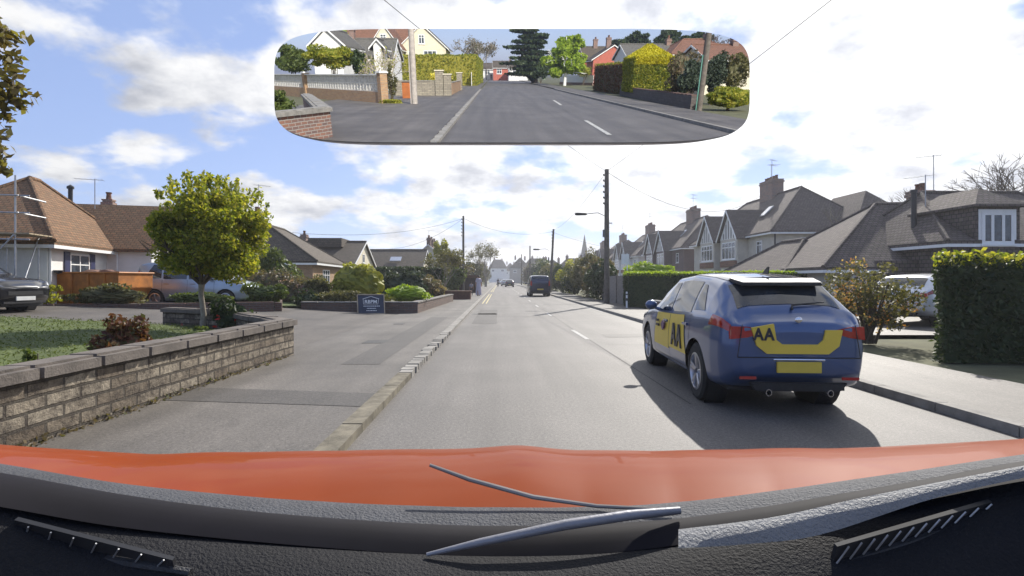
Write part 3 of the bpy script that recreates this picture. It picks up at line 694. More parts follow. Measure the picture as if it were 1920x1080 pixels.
# ================================================================ OUR OWN CAR: bonnet, scuttle, wiper, dashboard, mirror
own = thing('car', 'orange car the view looks out of, its glossy bonnet and black dashboard along the bottom', 'car', (0, .6, 0))
def toown(v): return Vector(v)-Vector((0, .6, 0))
orange_p = carpaint('orange_paint', (.24, .040, .003), 0); ob = orange_p.node_tree.nodes['Principled BSDF']; ob.inputs['Coat Weight'].default_value = .2; ob.inputs['Specular IOR Level'].default_value = .05; ob.inputs['Roughness'].default_value = .4
PX = [-260, 0, 200, 400, 600, 800, 937, 1100, 1270, 1450, 1600, 1750, 1900, 2140]
def curve_pts(ys_, Yc, bend=.10):
    out = []
    for px, py in zip(PX, ys_):
        Y = Yc-bend*((px-937)/1000)**2*.8; out.append(at(px, py, Y))
    return out
c_bon = curve_pts([838, 878, 910, 930, 943, 950, 952, 952, 944, 925, 905, 884, 862, 830], .66)
c_scu = curve_pts([858, 900, 935, 962, 980, 991, 994, 992, 984, 962, 938, 914, 888, 852], .60)
c_sea = curve_pts([905, 950, 985, 1008, 1026, 1040, 1044, 1040, 1022, 990, 962, 935, 905, 868], .565)
c_das = curve_pts([1190, 1190, 1190, 1190, 1190, 1190, 1190, 1190, 1190, 1190, 1190, 1190, 1190, 1190], .47, .04)
def ribbon(mb, A, B, n=6, hump=0.0, rep=6):
    A2, B2 = [], []
    for X, Y2 in ((A, A2), (B, B2)):
        for i in range(len(X)-1):
            p0, p1, p2, p3 = X[max(i-1, 0)], X[i], X[i+1], X[min(i+2, len(X)-1)]
            for k in range(rep):
                f = k/rep; Y2.append(.5*((2*p1)+(p2-p0)*f+(2*p0-5*p1+4*p2-p3)*f*f+(3*p1-p0-3*p2+p3)*f**3))
        Y2.append(X[-1])
    V = []; w_ = len(A2)
    for j in range(n+1):
        f = j/n
        for a, b in zip(A2, B2): q = a.lerp(b, f); V.append(toown(q+Vector((0, 0, hump*math.sin(math.pi*f)))))
    mb.add(V, [(j*w_+i, (j+1)*w_+i, (j+1)*w_+i+1, j*w_+i+1) for j in range(n) for i in range(w_-1)])
# bonnet: from the scuttle forward, humped, falling away towards the nose
m = MB(); V = []; nx, ny = 150, 30
rear = [Vector(p) for p in c_bon]
def rear_at(u):
    t = u*(len(rear)-1); i = min(int(t), len(rear)-2); return rear[i].lerp(rear[i+1], t-i)
for j in range(ny+1):
    f = j/ny
    for i in range(nx+1):
        u = i/nx; p = rear_at(u); X = p.x*(1+.55*f**.8) ; Y = p.y+f*(.78-.10*abs(X)**2*f)
        px_n = p.x/.9
        z = p.z+.112*f-.47*f*f
        z += .007*math.exp(-((X-.03)/.06)**2)*math.sin(math.pi*min(1, f*1.6)) if f < .62 else 0
        z += .004*(1/(1+math.exp(-(abs(X)-.46-.10*f)*70))-1)*-1*min(1, f*4)
        z -= .36*(p.x/.7)**2*f**.8*(.35+.65*f)
        V.append(toown((X, Y, z)))
m.add(V, [(j*(nx+1)+i, j*(nx+1)+i+1, (j+1)*(nx+1)+i+1, (j+1)*(nx+1)+i) for j in range(ny) for i in range(nx)])
bon = m.build('bonnet', orange_p, own, True)
m = MB(); ribbon(m, [p+Vector((0, .02, -.005)) for p in c_bon], c_scu, 6, .006); m.build('scuttle_panel', plain('grained_grey_plastic', (.06, .062, .07), .6, .25, 14, .6, bscale=260, spec=.25), own, True)
m = MB(); ribbon(m, [p+Vector((0, .02, -.003)) for p in c_scu], c_sea, 6, .01); m.build('windscreen_seal', plain('black_rubber_seal', (.007, .006, .009), .7, .3, 10, spec=.15), own, True)
dash_m = plain('dashboard_plastic', (.012, .012, .014), .7, .3, 6, .5, bscale=300, spec=.2)
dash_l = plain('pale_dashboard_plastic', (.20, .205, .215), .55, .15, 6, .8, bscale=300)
m = MB(); ribbon(m, [p+Vector((0, .02, -.003)) for p in c_sea], c_das, 8, .012); da = m.build('dashboard', dash_m, own, True)
for k, (pA, pB, q) in enumerate((((1560, 1034), (1850, 942), 12), ((40, 985), (330, 1050), 7))):
    a, b = at(pA[0], pA[1], .50), at(pB[0], pB[1], .50); d = (b-a); u = d.normalized(); up = Vector((0, -.35, 1)).normalized(); nn = u.cross(up).normalized()
    if nn.y > 0: nn = -nn
    mm = MB(); h = .010; mm.extr([toown(a-up*h), toown(b-up*h*.4), toown(b+up*h*.4), toown(a+up*h)], nn*.004); v_ = mm.build('vent', black_p, da)
    sl = MB()
    for i in range(q):
        c = a.lerp(b, (i+.5)/q); s_ = h*(1-.5*(i/q)); sl.tube([toown(c-up*s_*.9-u*.004+nn*.006), toown(c+up*s_*.8+u*.004+nn*.006)], .0008, 5)
    sl.build('slat', steel, v_)
    tr = MB(); tr.tube([toown(a-up*.014+nn*.004-u*.02), toown(a.lerp(b, .5)-up*.013+nn*.006), toown(b-up*.007+nn*.004+u*.015)], [.004, .005, .004], 8); tr.build('trim', plastic, v_, True)
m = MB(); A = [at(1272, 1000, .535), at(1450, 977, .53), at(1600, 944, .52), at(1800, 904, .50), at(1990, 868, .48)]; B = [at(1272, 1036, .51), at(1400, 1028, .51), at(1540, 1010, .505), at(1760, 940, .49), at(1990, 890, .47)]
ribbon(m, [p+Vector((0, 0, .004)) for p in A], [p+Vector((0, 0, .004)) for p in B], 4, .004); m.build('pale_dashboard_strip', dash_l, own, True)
# wiper
arm = MB(); arm.tube([toown(p) for p in (at(800, 1040, .555), at(900, 1017, .56), at(1060, 984, .575), at(1180, 966, .585), at(1275, 957, .59))], [.002, .004, .0055, .0055, .004], 10)
wp = arm.build('wiper', plain('wiper_metal', (.22, .22, .24), .45, .2, 12, .1, .3), own, True)
bl = MB(); bl.tube([toown(p) for p in (at(806, 872, .68), at(880, 899, .67), at(1000, 932, .655), at(1120, 949, .64), at(1262, 956, .61))], [.0022, .003, .003, .0025, .002], 8); bl.build('blade', plain('wiper_blade', (.25, .22, .2), .35, .2, 12, 0, .4), wp, True)
# interior mirror
def rr_poly():
    # outline of the glass in picture pixels
    xa, xb, ya, yb = 514, 1406, 54, 267; out = []; 
    for k in range(96):
        a = 2*math.pi*k/96; c, s = math.cos(a), math.sin(a); e = .30
        sx = math.copysign(abs(c)**e, c); sy = math.copysign(abs(s)**(.42), s)
        yy = (ya+yb)/2+sy*(yb-ya)/2; out.append(((xa+xb)/2+sx*(xb-xa)/2*(1-.0*abs(sy)), yy))
    return out
RP = rr_poly(); cpx, cpy = 960, 160
mg = MB(); pts = [toown(on_mirror(*p)[0]) for p in RP]; mg.extr(pts, -MN*.003)
mm, mnt, mb_, mo = newmat('mirror_silver'); mb_.inputs['Metallic'].default_value = 1; mb_.inputs['Roughness'].default_value = 0.0; mb_.inputs['Base Color'].default_value = (.93, .94, .95, 1)
hs = MB(); back = [toown(on_mirror(cpx+(p[0]-cpx)*1.006, cpy+(p[1]-cpy)*1.018)[0])-MN*.0032 for p in RP]; n_ = len(back); cen = sum(back, Vector())/n_
V = back+[p-MN*.010 for p in back]+[cen+(p-cen)*.86-MN*.024 for p in back]
hs.add(V, [tuple(range(n_))]+[(k*n_+i, (k+1)*n_+i, (k+1)*n_+(i+1) % n_, k*n_+(i+1) % n_) for k in range(2) for i in range(n_)]+[tuple(2*n_+i for i in range(n_-1, -1, -1))])
mirror = hs.build('rear_view_mirror', plain('pale_grey_casing', (.50, .51, .54), .4, .1, 6), own, True)
mg.build('mirror_glass', mm, mirror)
st = MB(); st.tube([cen-MN*.022, cen-MN*.02+_d0*.05, cen+_d0*.13], [.010, .008, .014], 10); st.build('mirror_bracket', plastic, mirror, True)

# ================================================================ CARS
blue_p = carpaint('pale_blue_paint', (.045, .085, .20), .35)
t, pt, patch = car('hatchback', 'blue hatchback with yellow instructor panels and black roof, on the right side of the road', (3.00, 5.42, 0), R(-3.6), blue_p, 'hatch'); t.scale = (.83, 1, 1)
m = MB()
for a_, b_ in (((-.72, .62), (-.66, .95)), ((.72, .62), (.66, .95))): m.tube([(a_[0], -.074, a_[1]), (b_[0], -.072, b_[1])], .005, 4)
m.tube([(-.72, -.076, .62), (.72, -.076, .62)], .005, 4); m.build('tailgate_gap', plastic, t)
for x_ in (-.60, .60): m = MB(); m.box((x_-.10, -.088, .40), (x_+.10, -.07, .43)); m.build('reflector', red_l, t, bevel=.004)
for x_ in (-.36, .36): m = MB(); m.lathe([(.03, -.10), (.035, -.10), (.035, .1), (.03, .1), (.03, -.10)], 12, 'y', (x_, 0, .27)); m.build('exhaust_tip', chrome, t, True)
m = MB(); m.tube([(-.30, -.083, .60), (.30, -.083, .60)], .010, 6); m.build('plate_trim', chrome, t)
for x_ in (.47,): m = MB(); m.blob((x_*0, -.078, 1.0), (.045, .012, .03), 12); m.build('badge', chrome, t, True)
sg_y = plain('yellow_vinyl', (.72, .52, .06), .4, .05, 3); dk = plain('black_vinyl', (.02, .02, .03), .4, .1, 3); pl = plain('purple_vinyl', (.10, .03, .12), .4, .1, 3)
m = MB(); patch(m, 1.16, 1.98, 2.9, 4.98, -1, .009, 6, 8, sh=(.16, 0)); patch(m, 2.0, 2.86, 2.75, 4.98, -1, .009, 6, 8, sh=(0, -.10)); m.build('door_panel', sg_y, t, True, label='yellow panels across both near-side doors')
def side_m(y, z, x=-.951): return Matrix(((0, 0, -1, x), (-1, 0, 0, y), (0, 1, 0, z), (0, 0, 0, 1)))
text_part('lettering', 'AA', .40, dk, t, side_m(1.57, .66, -.935), .012, sx=.82, bold=.03, space=1.22)
for zz_, ww, s_ in ((.80, .13, 'driving'), (.735, .17, 'school'),):
    m = MB(); 
    for k in range(5): m.box((-.955, 2.66-ww/5*k-ww/7, zz_-.018), (-.934, 2.66-ww/5*k, zz_+.018))
    m.build('small_print', dk, t)
m = MB(); m.extr([(-.938, 2.34, .76), (-.938, 2.26, .82), (-.938, 2.15, .79), (-.938, 2.18, .71), (-.938, 2.27, .68)], (-.02, 0, 0)); m.build('emblem', pl, t)
m = MB(); yb = -.098
m.extr([(-.56, yb, .92), (-.30, yb, .96), (-.27, yb, .80), (-.20, yb, .755), (.22, yb, .755), (.28, yb, .80), (.31, yb, .90), (.50, yb, .90), (.46, yb, .74), (.34, yb, .66), (-.38, yb, .66), (-.50, yb, .74)], (0, .03, 0)); m.build('tailgate_panel', sg_y, t, label='yellow panel curving round the tailgate')
text_part('lettering', 'AA', .17, dk, t, Matrix(((1, 0, 0, -.42), (0, 0, -1, yb-.004), (0, 1, 0, .85), (0, 0, 0, 1))), .004, bold=.03, space=1.15)
m = MB()
for s_ in (1, -1): patch(m, .55, 2.62, 7.35, 9, s_, .005)
m.build('roof_panel', plain('gloss_black_paint', (.012, .012, .016), .12, .2, 4, 0, 0, 1), t, True)
m = MB(); m.extr([(-.56, .56, 1.385), (.56, .56, 1.385), (.50, .27, 1.335), (-.50, .27, 1.335)], (0, 0, .04)); m.build('spoiler', plastic, t, bevel=.012)
m = MB(); m.extr([(-.004, .78, 1.475), (-.004, .62, 1.465), (-.004, .60, 1.55), (-.004, .64, 1.55)], (.012, 0, 0)); m.build('roof_aerial', black_p, t)
m = MB(); m.tube([(.0, .06, 1.10), (.02, .10, 1.14), (.42, .13, 1.17)], [.016, .012, .006], 6); m.build('rear_wiper', plastic, t, True)
navy = carpaint('navy_paint', (.012, .016, .05), .3); blk = carpaint('black_car_paint', (.008, .008, .012), .2); silv = carpaint('silver_blue_paint', (.30, .36, .42), .5); whi = carpaint('white_car_paint', (.65, .66, .68), .1); redp = carpaint('red_car_paint', (.4, .02, .02), .1); dred = carpaint('dull_dark_paint', (.03, .035, .05), .3)
car('van', 'dark navy van-shaped car parked by the right kerb in front of the bushes', (3.42, 45, 0), R(1), navy, 'van', hi=False, cat='van')
car('car', 'shiny black SUV parked on the driveway at the far left, front towards the street', (-17.6, 15.35, .42), R(-98), blk, 'suv')
car('car', 'pale silver-blue people carrier parked behind the low brick wall and round tree', (-14.9, 22.6, .30), R(-86), silv, 'van', scale=1.03)
car('car', 'silver car half hidden by shrubs on the driveway of the second bungalow', (-16.2, 32, .2), R(-70), whi, 'hatch', hi=False)
car('car', 'white car parked behind the loose orange-flowered shrub at right', (11.6, 15.6, .1), R(-62), whi, 'hatch', hi=False)
fc = [('small dark car parked far down the street on the right, nearest of its row', .95, 105, dred, 'hatch'), ('silver car just behind the small dark car far down the street', .2, 122, silv, 'hatch'), ('white car near the end of the parked row far down the street', -1.0, 150, whi, 'hatch'), ('tiny dark van at the far end of the street by the left kerb', -.6, 178, dred, 'van')]
for lb, x, y, p, s_ in fc: car('car', lb, (x+1.0, y, 0), 0, p, s_, 'cars far down the street', hi=False)

# ================================================================ LEFT SIDE
def capped_wall(name, label, pts, h, t=.24, wm_=stone_m, z0=0.0, cope=cope_m, ch=.09, cw=.06, rnd=True, cat='wall', group=None, zf=None):
    th = thing(name, label, cat, (pts[0][0], pts[0][1], z0), 0, group); o = Vector((pts[0][0], pts[0][1])); P = [Vector(p)-o for p in pts]
    def offs(s):
        out = []
        for i, p in enumerate(P):
            d = []
            if i > 0: d.append((p-P[i-1]).normalized())
            if i < len(P)-1: d.append((P[i+1]-p).normalized())
            n = sum((Vector((-x.y, x.x)) for x in d), Vector((0, 0))); n.normalize(); k = 1/max(.4, n.dot(Vector((-d[0].y, d[0].x)))); out.append(p+n*s*k)
        return out
    a, b = offs(t/2), offs(-t/2); m = MB()
    for i in range(len(P)-1): m.prism([b[i], b[i+1], a[i+1], a[i]], -.3, h)
    m.build('masonry', wm_, th)
    a, b = offs(t/2+cw), offs(-t/2-cw); c = MB(); rr_ = random.Random(5)
    for i in range(len(P)-1):
        L_ = (P[i+1]-P[i]).length; k = max(1, int(L_/.62))
        for j in range(k):
            f0, f1 = j/k+(.006 if j else 0), (j+1)/k; f1 -= .006/L_ if j < k-1 else 0; dz = rr_.uniform(-.006, .006)
            q = [b[i].lerp(b[i+1], f0), b[i].lerp(b[i+1], f1), a[i].lerp(a[i+1], f1), a[i].lerp(a[i+1], f0)]
            c.prism(q, h+.001+dz*.2, h+ch+dz)
            if rnd:
                mid0, mid1 = (q[0]+q[3])/2, (q[1]+q[2])/2; s_ = .62
                c.prism([mid0+(q[0]-mid0)*s_, mid1+(q[1]-mid1)*s_, mid1+(q[2]-mid1)*s_, mid0+(q[3]-mid0)*s_], h+ch+dz+.0005, h+ch+dz+.022)
    c.build('coping', cope, th); return th
capped_wall('garden_wall', 'weathered stone garden wall with rounded grey coping, nearest at lower left beside the pavement', [(-3.97, -4.2), (-3.92, 3), (-3.80, 9.45), (-6.6, 12.6), (-8.4, 13.5)], .60, .26)
w2 = capped_wall('brick_wall', 'long low dark red brick wall across the driveway below the skip', [(-8.3, 19.6), (-11.5, 18.2), (-17.2, 17.2)], .50, .24, dbrick_m, .05, dbrick_m, .05, .0, False)
w2b = capped_wall('brick_wall', 'short dark brick wall end stepping back beside the small lawn', [(-8.2, 19.75), (-9.3, 22.5), (-12.6, 24)], .46, .24, dbrick_m, .05, dbrick_m, .05, .0, False)
capped_wall('planter_wall', 'low wall with brown brick front and stone side behind the black board sign', [(-8.0, 21.6), (-3.42, 21.55), (-3.05, 33.4)], .45, .26, brick('brown_brick', (.17, .09, .065), (.11, .065, .05), (.15, .13, .11), .3, .1), .03, kerb_m, .05, .03, False)
m = MB(); m.box((-1.1, -.5, 0), (1.1, .5, .55)); m.box((-1.16, -.56, .551), (1.16, .56, .60)); tag(m.build('planter', brown_w, loc=(-3.1, 37, .05)), 'plain brown timber planter box on the pavement past the low wall', 'planter')
# trees and shrubs of the front garden
t = thing('tree', 'small round-headed tree with glossy yellow-green leaves behind the stone wall', 'tree', (-6.85, 12.3, .12))
m = MB(); m.tube([(0, 0, -.1), (.02, 0, .5), (-.05, .02, .95), (-.02, 0, 1.25)], [.085, .062, .058, .075], 10); m.build('trunk', plain('pale_bark', (.30, .26, .20), .9, .35, 7, .7), t, True)
m = MB(); tips = []
for i in range(9):
    a = i*.7+random.uniform(-.2, .2); branch(m, tips, Vector((-.02, 0, 1.15)), Vector((math.cos(a)*.8, math.sin(a)*.8, .9)).normalized(), .55, .035, 3, .45, .1)
m.build('branches', bark, t, True)
P = np.concatenate([clump_pts((.22, 0, 2.34), (1.38, 1.3, 1.08), 26000, 90, .22, .6), clump_pts((.85, -.1, 1.75), (.65, .7, .5), 4200, 14, .4), clump_pts((.1, 0, 2.34), (1.0, .9, .75), 6000, 20, .4)])
o = leaf_mesh('crown', P, .046, lf_tree, t, .2)
sp = []
for i in range(60):
    a = random.uniform(0, 6.28); r_ = random.uniform(0, 1.25); x, y = r_*math.cos(a), r_*math.sin(a); zb = 2.40+1.0*math.sqrt(max(0, 1-(r_/1.42)**2)); h = random.uniform(.18, .42)
    for k in range(26): f = k/26; sp.append((.2+x*(1+f*.06)+random.gauss(0, .028), y+random.gauss(0, .028), zb+h*f))
leaf_mesh('shoots', np.array(sp), .05, lf_tree, t, .9)
shrub('shrub', 'dark red-leaved shrub on the lawn behind the stone wall', 'shrub', (-4.95, 7.0, .52), (.36, .34, .40), 1500, .042, lf_red, 16, .36, None, .55, ground=.2)
t = thing('small_conifer', 'small upright evergreen seedling at the lawn edge, lower left', 'shrub', (-4.72, 5.45, .2)); leaf_mesh('foliage', np.concatenate([clump_pts((0, 0, .33), (.11, .10, .20), 420, 8, .5), clump_pts((0, 0, .15), (.16, .15, .12), 320, 8, .5)]), .028, lf_mid, t); MB().tube([(0, 0, -.05), (0, 0, .45)], [.012, .005], 5).build('stem', bark, t)
shrub('rose_bush', 'dark rose bush with small red flowers beside the tree trunk', 'shrub', (-5.75, 11.4, .62), (.52, .40, .45), 1500, .045, lf_dark, 14, .34, ground=.15)
o = leaf_mesh('flower', clump_pts((0, 0, 0), (.5, .42, .32), 60, 9, .22), .045, fl_red, kids_root := [x for x in COL.objects if x.name.startswith('rose_bush')][0]); o.location = (0, 0, .38)
shrub('shrub', 'pale green low plants along the inner foot of the coping', 'plant', (-5.3, 9.6, .40), (.55, .5, .16), 900, .035, lf_mid, 12, .35, ground=.2)
t = thing('garden_ornament', 'small bright red garden ornament on the driveway edge left of the trunk', 'ornament', (-7.75, 13.1, .17)); MB().lathe([(0, 0), (.07, 0), (.09, .12), (.05, .2), (.06, .26), (.03, .32), (0, .33)], 12).build('ornament_body', plain('red_paint', (.5, .02, .03), .4, .1, 5), t, True); m = MB(); m.tube([(-.04, 0, .2), (-.12, 0, .12)], .018, 6); m.tube([(.04, 0, .2), (.12, 0, .14)], .018, 6); m.build('arm', MATS['red_paint'], t, True)
for i, (x, y, rx, rz_, lf, lab) in enumerate([(-16.0, 18.0, 1.4, .45, lf_yel, 'feathery yellow-green plants on the left end of the brick wall'), (-13.4, 18.3, 1.6, .40, lf_olive, 'row of olive-green plants behind the middle of the brick wall'), (-10.8, 19.2, 1.3, .27, lf_mid, 'green leafy plants in front of the people carrier'), (-9.0, 20.6, 1.1, .40, lf_mid, 'dense green plants by the bonnet of the people carrier'), (-17.6, 17.9, .6, .55, lf_olive, 'greyish bush beside the front of the black SUV')]):
    shrub('shrub', lab, 'plant', (x, y, .55+rz_*.8), (rx, .55, rz_), int(1500*rx), .07, lf, 16, .36, 'plants along the dark brick wall', ground=.4)
shrub('shrub', 'dark brownish bush to the right of the people carrier', 'shrub', (-10.8, 25.6, 1.1), (1.5, 1.1, 1.0), 3600, .08, lf_dull, ground=.1)
shrub('shrub', 'tall mid-green bush standing right behind the round tree', 'shrub', (-12.2, 28, 1.7), (1.8, 1.2, 1.5), 4200, .10, lf_mid, ground=.1)
shrub('shrub', 'bush with pink and white flowers on the small lawn', 'shrub', (-9.6, 25.0, .75), (1.0, .8, .75), 2600, .07, lf_dull, ground=.1)
o = leaf_mesh('flower', clump_pts((0, 0, .75), (1.0, .8, .7), 700, 14, .3), .07, fl_pink, [x for x in COL.objects if x.name.startswith('shrub') and x.get('label', '').startswith('bush with pink')][0])
shrub('shrub', 'dark low bush at the corner where the planter wall starts', 'shrub', (-7.9, 22.6, .5), (.9, .7, .50), 2300, .06, lf_dark, ground=.05)
shrub('shrub', 'large rounded yellow-green shrub behind the black board sign', 'shrub', (-6.75, 25.5, 1.25), (1.48, 1.3, 1.08), 9000, .07, lf_yel, 46, .28, None, .78, ground=.05)
shrub('shrub', 'bush with grey-green leaves left of the large rounded shrub', 'shrub', (-8.6, 25.2, .95), (.85, .8, .65), 2600, .07, lf_olive, ground=.05)
shrub('shrub', 'feathery green plants filling the planter behind the board sign', 'plant', (-6.3, 22.3, .66), (1.6, .5, .33), 3000, .05, lf_olive, ground=.2)
shrub('shrub', 'bright lime-green mound at the right end of the planter', 'shrub', (-4.05, 23.6, .78), (1.05, 1.0, .45), 5200, .05, lf_lime, 30, .3, None, .75, ground=.2)
shrub('shrub', 'pale yellow-green ground plants left of the lime-green mound', 'plant', (-5.2, 23, .58), (.7, .6, .22), 1500, .05, lf_yel, ground=.2)
shrub('shrub', 'dark blue-green bush behind the lime-green mound', 'shrub', (-5.0, 28, 1.15), (1.5, 1.2, .85), 4200, .08, lf_blue, ground=.1)
shrub('shrub', 'brownish flowering bush above the stone side of the planter', 'shrub', (-4.6, 31.5, 1.1), (1.3, 1.6, .75), 4200, .07, lf_dull, ground=.1)
shrub('shrub', 'tan grassy plant at the far end of the stone side wall', 'plant', (-3.7, 32.5, .75), (.45, .9, .40), 1500, .06, leaf('dry_leaf', [(.12, .09, .05), (.26, .20, .11), (.36, .30, .18)], .3), ground=.1)
box_hedge('hedge', 'smooth dark hedge with sloping top behind the brownish bush', [(-9.5, 40), (-4.3, 40), (-4.3, 43), (-9.5, 43)], 0, 2.3, 7000, .11, lf_dark)
bare_tree('tree', 'loose grey twiggy tree leaning over the pavement before the planter box', (-4.0, 38.5, 0), 3.6, 5, .5, twig, None, lf_olive, 2600, .07, r=.07)
t = thing('tree', 'slim pale-leaved birch rising above the hedges left of the pole', 'tree', (-6.6, 60, 0)); MB().tube([(0, 0, 0), (.1, 0, 3), (0, 0, 6.3)], [.12, .08, .02], 8).build('trunk', white_r, t, True); leaf_mesh('crown', clump_pts((0, 0, 4.3), (1.5, 1.3, 2.1), 3200, 40, .2, .3), .11, lf_yel, t)
bare_tree('tree', 'tall bare tree beyond the pedestrians on the left', (-1.9-.9, 105, 0), 8.8, 6, .40, twig, r=.2, leafmat=lf_olive, nleaf=1500, lsize=.16)
for i, (x, y, rx, rz_, lf, lab) in enumerate([(-6.5, 55, 2.6, 1.8, lf_olive, 'grey-green bush mass below the slim birch'), (-4.6, 52, 1.5, 1.7, lf_mid, 'yellowish bush at the foot of the left telegraph pole'), (-5.0, 66, 1.8, 2.3, lf_dull, 'brown-green tree just right of the left telegraph pole'), (-4.6, 78, 1.6, 2.2, lf_blue, 'dark blue-green conifer beyond the garage'), (-4.2, 92, 1.7, 2.6, lf_olive, 'olive tree below the tall bare tree'), (-4.4, 120, 2.2, 3.1, lf_dull, 'brownish tree next to last on the left of the street'), (-4.4, 150, 2.2, 3.0, lf_olive, 'last small tree at the far left end of the street'), (-2.9, 60, .5, .6, lf_lime, 'small lime-green bush by the kerb past the garage')]):
    shrub('shrub', lab, 'tree' if rz_ > 2 else 'shrub', (x, y, rz_*.95), (rx, rx*.8, rz_), 3600 if rx > 1 else 900, .14 if y > 60 else .10, lf, 34, .3, 'greenery down the left side of the street')
m = MB(); m.box((0, 0, 0), (2.3, 4, 1.75)); m.box((-.1, -.1, 1.751), (2.4, 4.1, 1.9)); t = thing('shed', 'brown flat-roofed shed behind the pedestrians', 'shed', (-4.6, 55, 0)); m.build('wall', brown_w, t); m = MB(); m.box((.15, -.05, 0), (2.15, -.001, 1.6)); m.build('door', plain('dark_brown_timber', (.05, .025, .02), .7, .3, 6, .4), t)
# board sign
t = thing('board_sign', 'black framed board lettered RBPM leaning against the low planter wall', 'sign', (-5.0, 20.95, .075), R(0)); t.rotation_euler = (R(-12), 0, R(3))
m = MB(); W_, H_ = .98, .76
m.extr([(-.56, 0, 0), (.48, 0, 0), (.42, 0, H_), (-.62, 0, H_)], (0, .03, 0)); m.build('board', plain('slate_board', (.035, .045, .075), .5, .25, 3), t)
f = MB(); 
for a, b in (((-.56, 0), (.48, 0)), ((.48, 0), (.42, H_)), ((.42, H_), (-.62, H_)), ((-.62, H_), (-.56, 0))): f.tube([(a[0], -.012, a[1]), (b[0], -.012, b[1])], .022, 6)
f.build('frame', plain('raw_timber', (.42, .34, .24), .8, .2, 6, .3), t)
SM = lambda x, z: Matrix(((1, 0, 0, x), (0, 0, -1, -.022), (0, 1, 0, z), (0, 0, 0, 1)))
text_part('lettering', 'RBPM', .19, white_p, t, SM(-.08, .47), .004, sx=1.05)
f = MB(); f.tube([(-.40, -.015, .585), (-.08, -.015, .69), (.24, -.015, .585)], .012, 4)
for a, b in (((-.36, .38), (.20, .38)), ((-.36, .38), (-.38, .57)), ((.20, .38), (.22, .57))): f.tube([(a[0], -.015, a[1]), (b[0], -.015, b[1])], .009, 4)
f.build('emblem', white_p, t)
f = MB()
for zz_, a, b in ((.29, -.36, .24), (.20, -.22, .12), (.11, -.24, .16)):
    x = a
    f = MB()
    while x < b: l = random.uniform(.02, .06); f.box((x, -.004, zz_), (x+l, -.001, zz_+.028)); x += l+.014
    f.build('text_line', white_p, t)
# scaffolded bungalow
A0 = (-15.4, 18.3); TH = 15; ca, sa = math.cos(R(TH)), math.sin(R(TH))
def hl(u, v): return (A0[0]+u*ca-v*sa, A0[1]+u*sa+v*ca)
t, ro = house('bungalow', 'white bungalow with steep brown tiled roof and a lean-to gable, behind the skip', hl(-5.2, .4), R(TH), 4.9, 7.2, 2.75-.3, 5.55-.3, 'y', white_r, tile_b, 3.9, 2.6, .38, z0=.3)
E_ = facemap('E', 4.9, 7.2)
window(t, E_, 1.5, .75, 1.5, 1.35, panes=2); door(t, E_, 5.3, .1, .85, 2.0, blue_door)
for a_ in (1.08, 3.05):
    m = MB(); m.box(E_(a_, .003, .7), E_(a_+.38, .05, 2.15)); m.build('shutter', blue_door, t)
m = MB(); m.lathe([(0, -.14), (.10, -.10), (.15, 0), (.13, 0), (0, -.05)], 12, 'z', E_(.45, .13, 1.45)); m.build('hanging_basket', plastic, t, True)
m = MB(); m.box((4.9, 4.6, 0-.3), (6.6, 9.4, 2.32)); m.extr([(6.48, 4.6, 2.321), (6.48, 9.4, 2.321), (6.48, 7.0, 4.35)], (.12, 0, 0)); w_ = m.build('wing_wall', white_r, t)
wd = MB(); 
for k in range(13):
    z0_ = 2.36+k*.165; hw = max(0, (4.45-z0_)/2.1*2.35); 
    if hw > .15: wd.box((6.601, 7.0-hw, z0_), (6.65-(k % 2)*.004, 7.0+hw, z0_+.145))
wd.build('weatherboard', plain('pale_weatherboard', (.62, .57, .48), .7, .2, 3, .2), t)
m = MB(); P4 = roof_geo(m, 0.6, 6.85, 4.25, 9.75, 2.45, 4.65, 'x', 0, 0); m.build('wing_roof', tile_b, t)
Ew = lambda a, o, z: (6.6+o, a, z)
window(t, Ew, 5.7, .85, .8, 1.15, panes=2)
m = MB(); m.tube([(5.3, 4.55, 0), (5.3, 4.55, 2.3)], .04, 6); m.tube([(4.94, .1, 0), (4.94, .1, 2.3)], .04, 6); m.build('drainpipe', white_p, t)
chimney(t, 3.5, 8.4, 3.8, 1.2, obrick_m, 1, .4, .4)
m = MB(); m.lathe([(.09, 0), (.09, .9), (.14, .9), (.14, 1.0), (0, 1.1)], 12, 'z', (2.9, 6.1, 4.3)); m.build('flue', black_p, t, True)
aerial(t, 3.6, 6.7, 4.5, 1.3, 3.3)
# scaffolding
t = thing('scaffolding', 'steel scaffolding with a boarded platform against the front of the brown-roofed bungalow', 'scaffolding', (*hl(-4.3, -1.2), .35), R(TH)); 
st_ = MB(); xs = [-1.2, .5, 1.9, 3.0, 3.9]; 
for x in xs:
    for y in (0, 1.3): st_.tube([(x, y, -.3), (x, y, 4.4 if y == 0 else 2.5)], .026, 6)
st_.build('upright', steel, t)
m = MB()
for z in (2.35, 3.2, 3.75): m.tube([(-1.6, -.03, z), (4.3, -.03, z)], .026, 6)
for z in (3.2, 3.75): m.tube([(4.0, -.1, z), (4.0, 1.5, z)], .026, 6)
m.build('guard_rail', steel, t)
m = MB()
for k in range(5): m.box((-1.5, -.05+k*.28, 2.52), (4.3, .20+k*.28, 2.56))
m.build('platform', plain('scaffold_board', (.34, .27, .18), .85, .3, 6, .4), t)
m = MB(); 
for x in (.5, 2.2): m.tube([(x, -.06, .3), (x+1.7, -.06, 2.5)], .024, 6)
m.tube([(3.9, 0, .2), (3.9, 1.3, 2.5)], .024, 6); m.build('brace', steel, t)
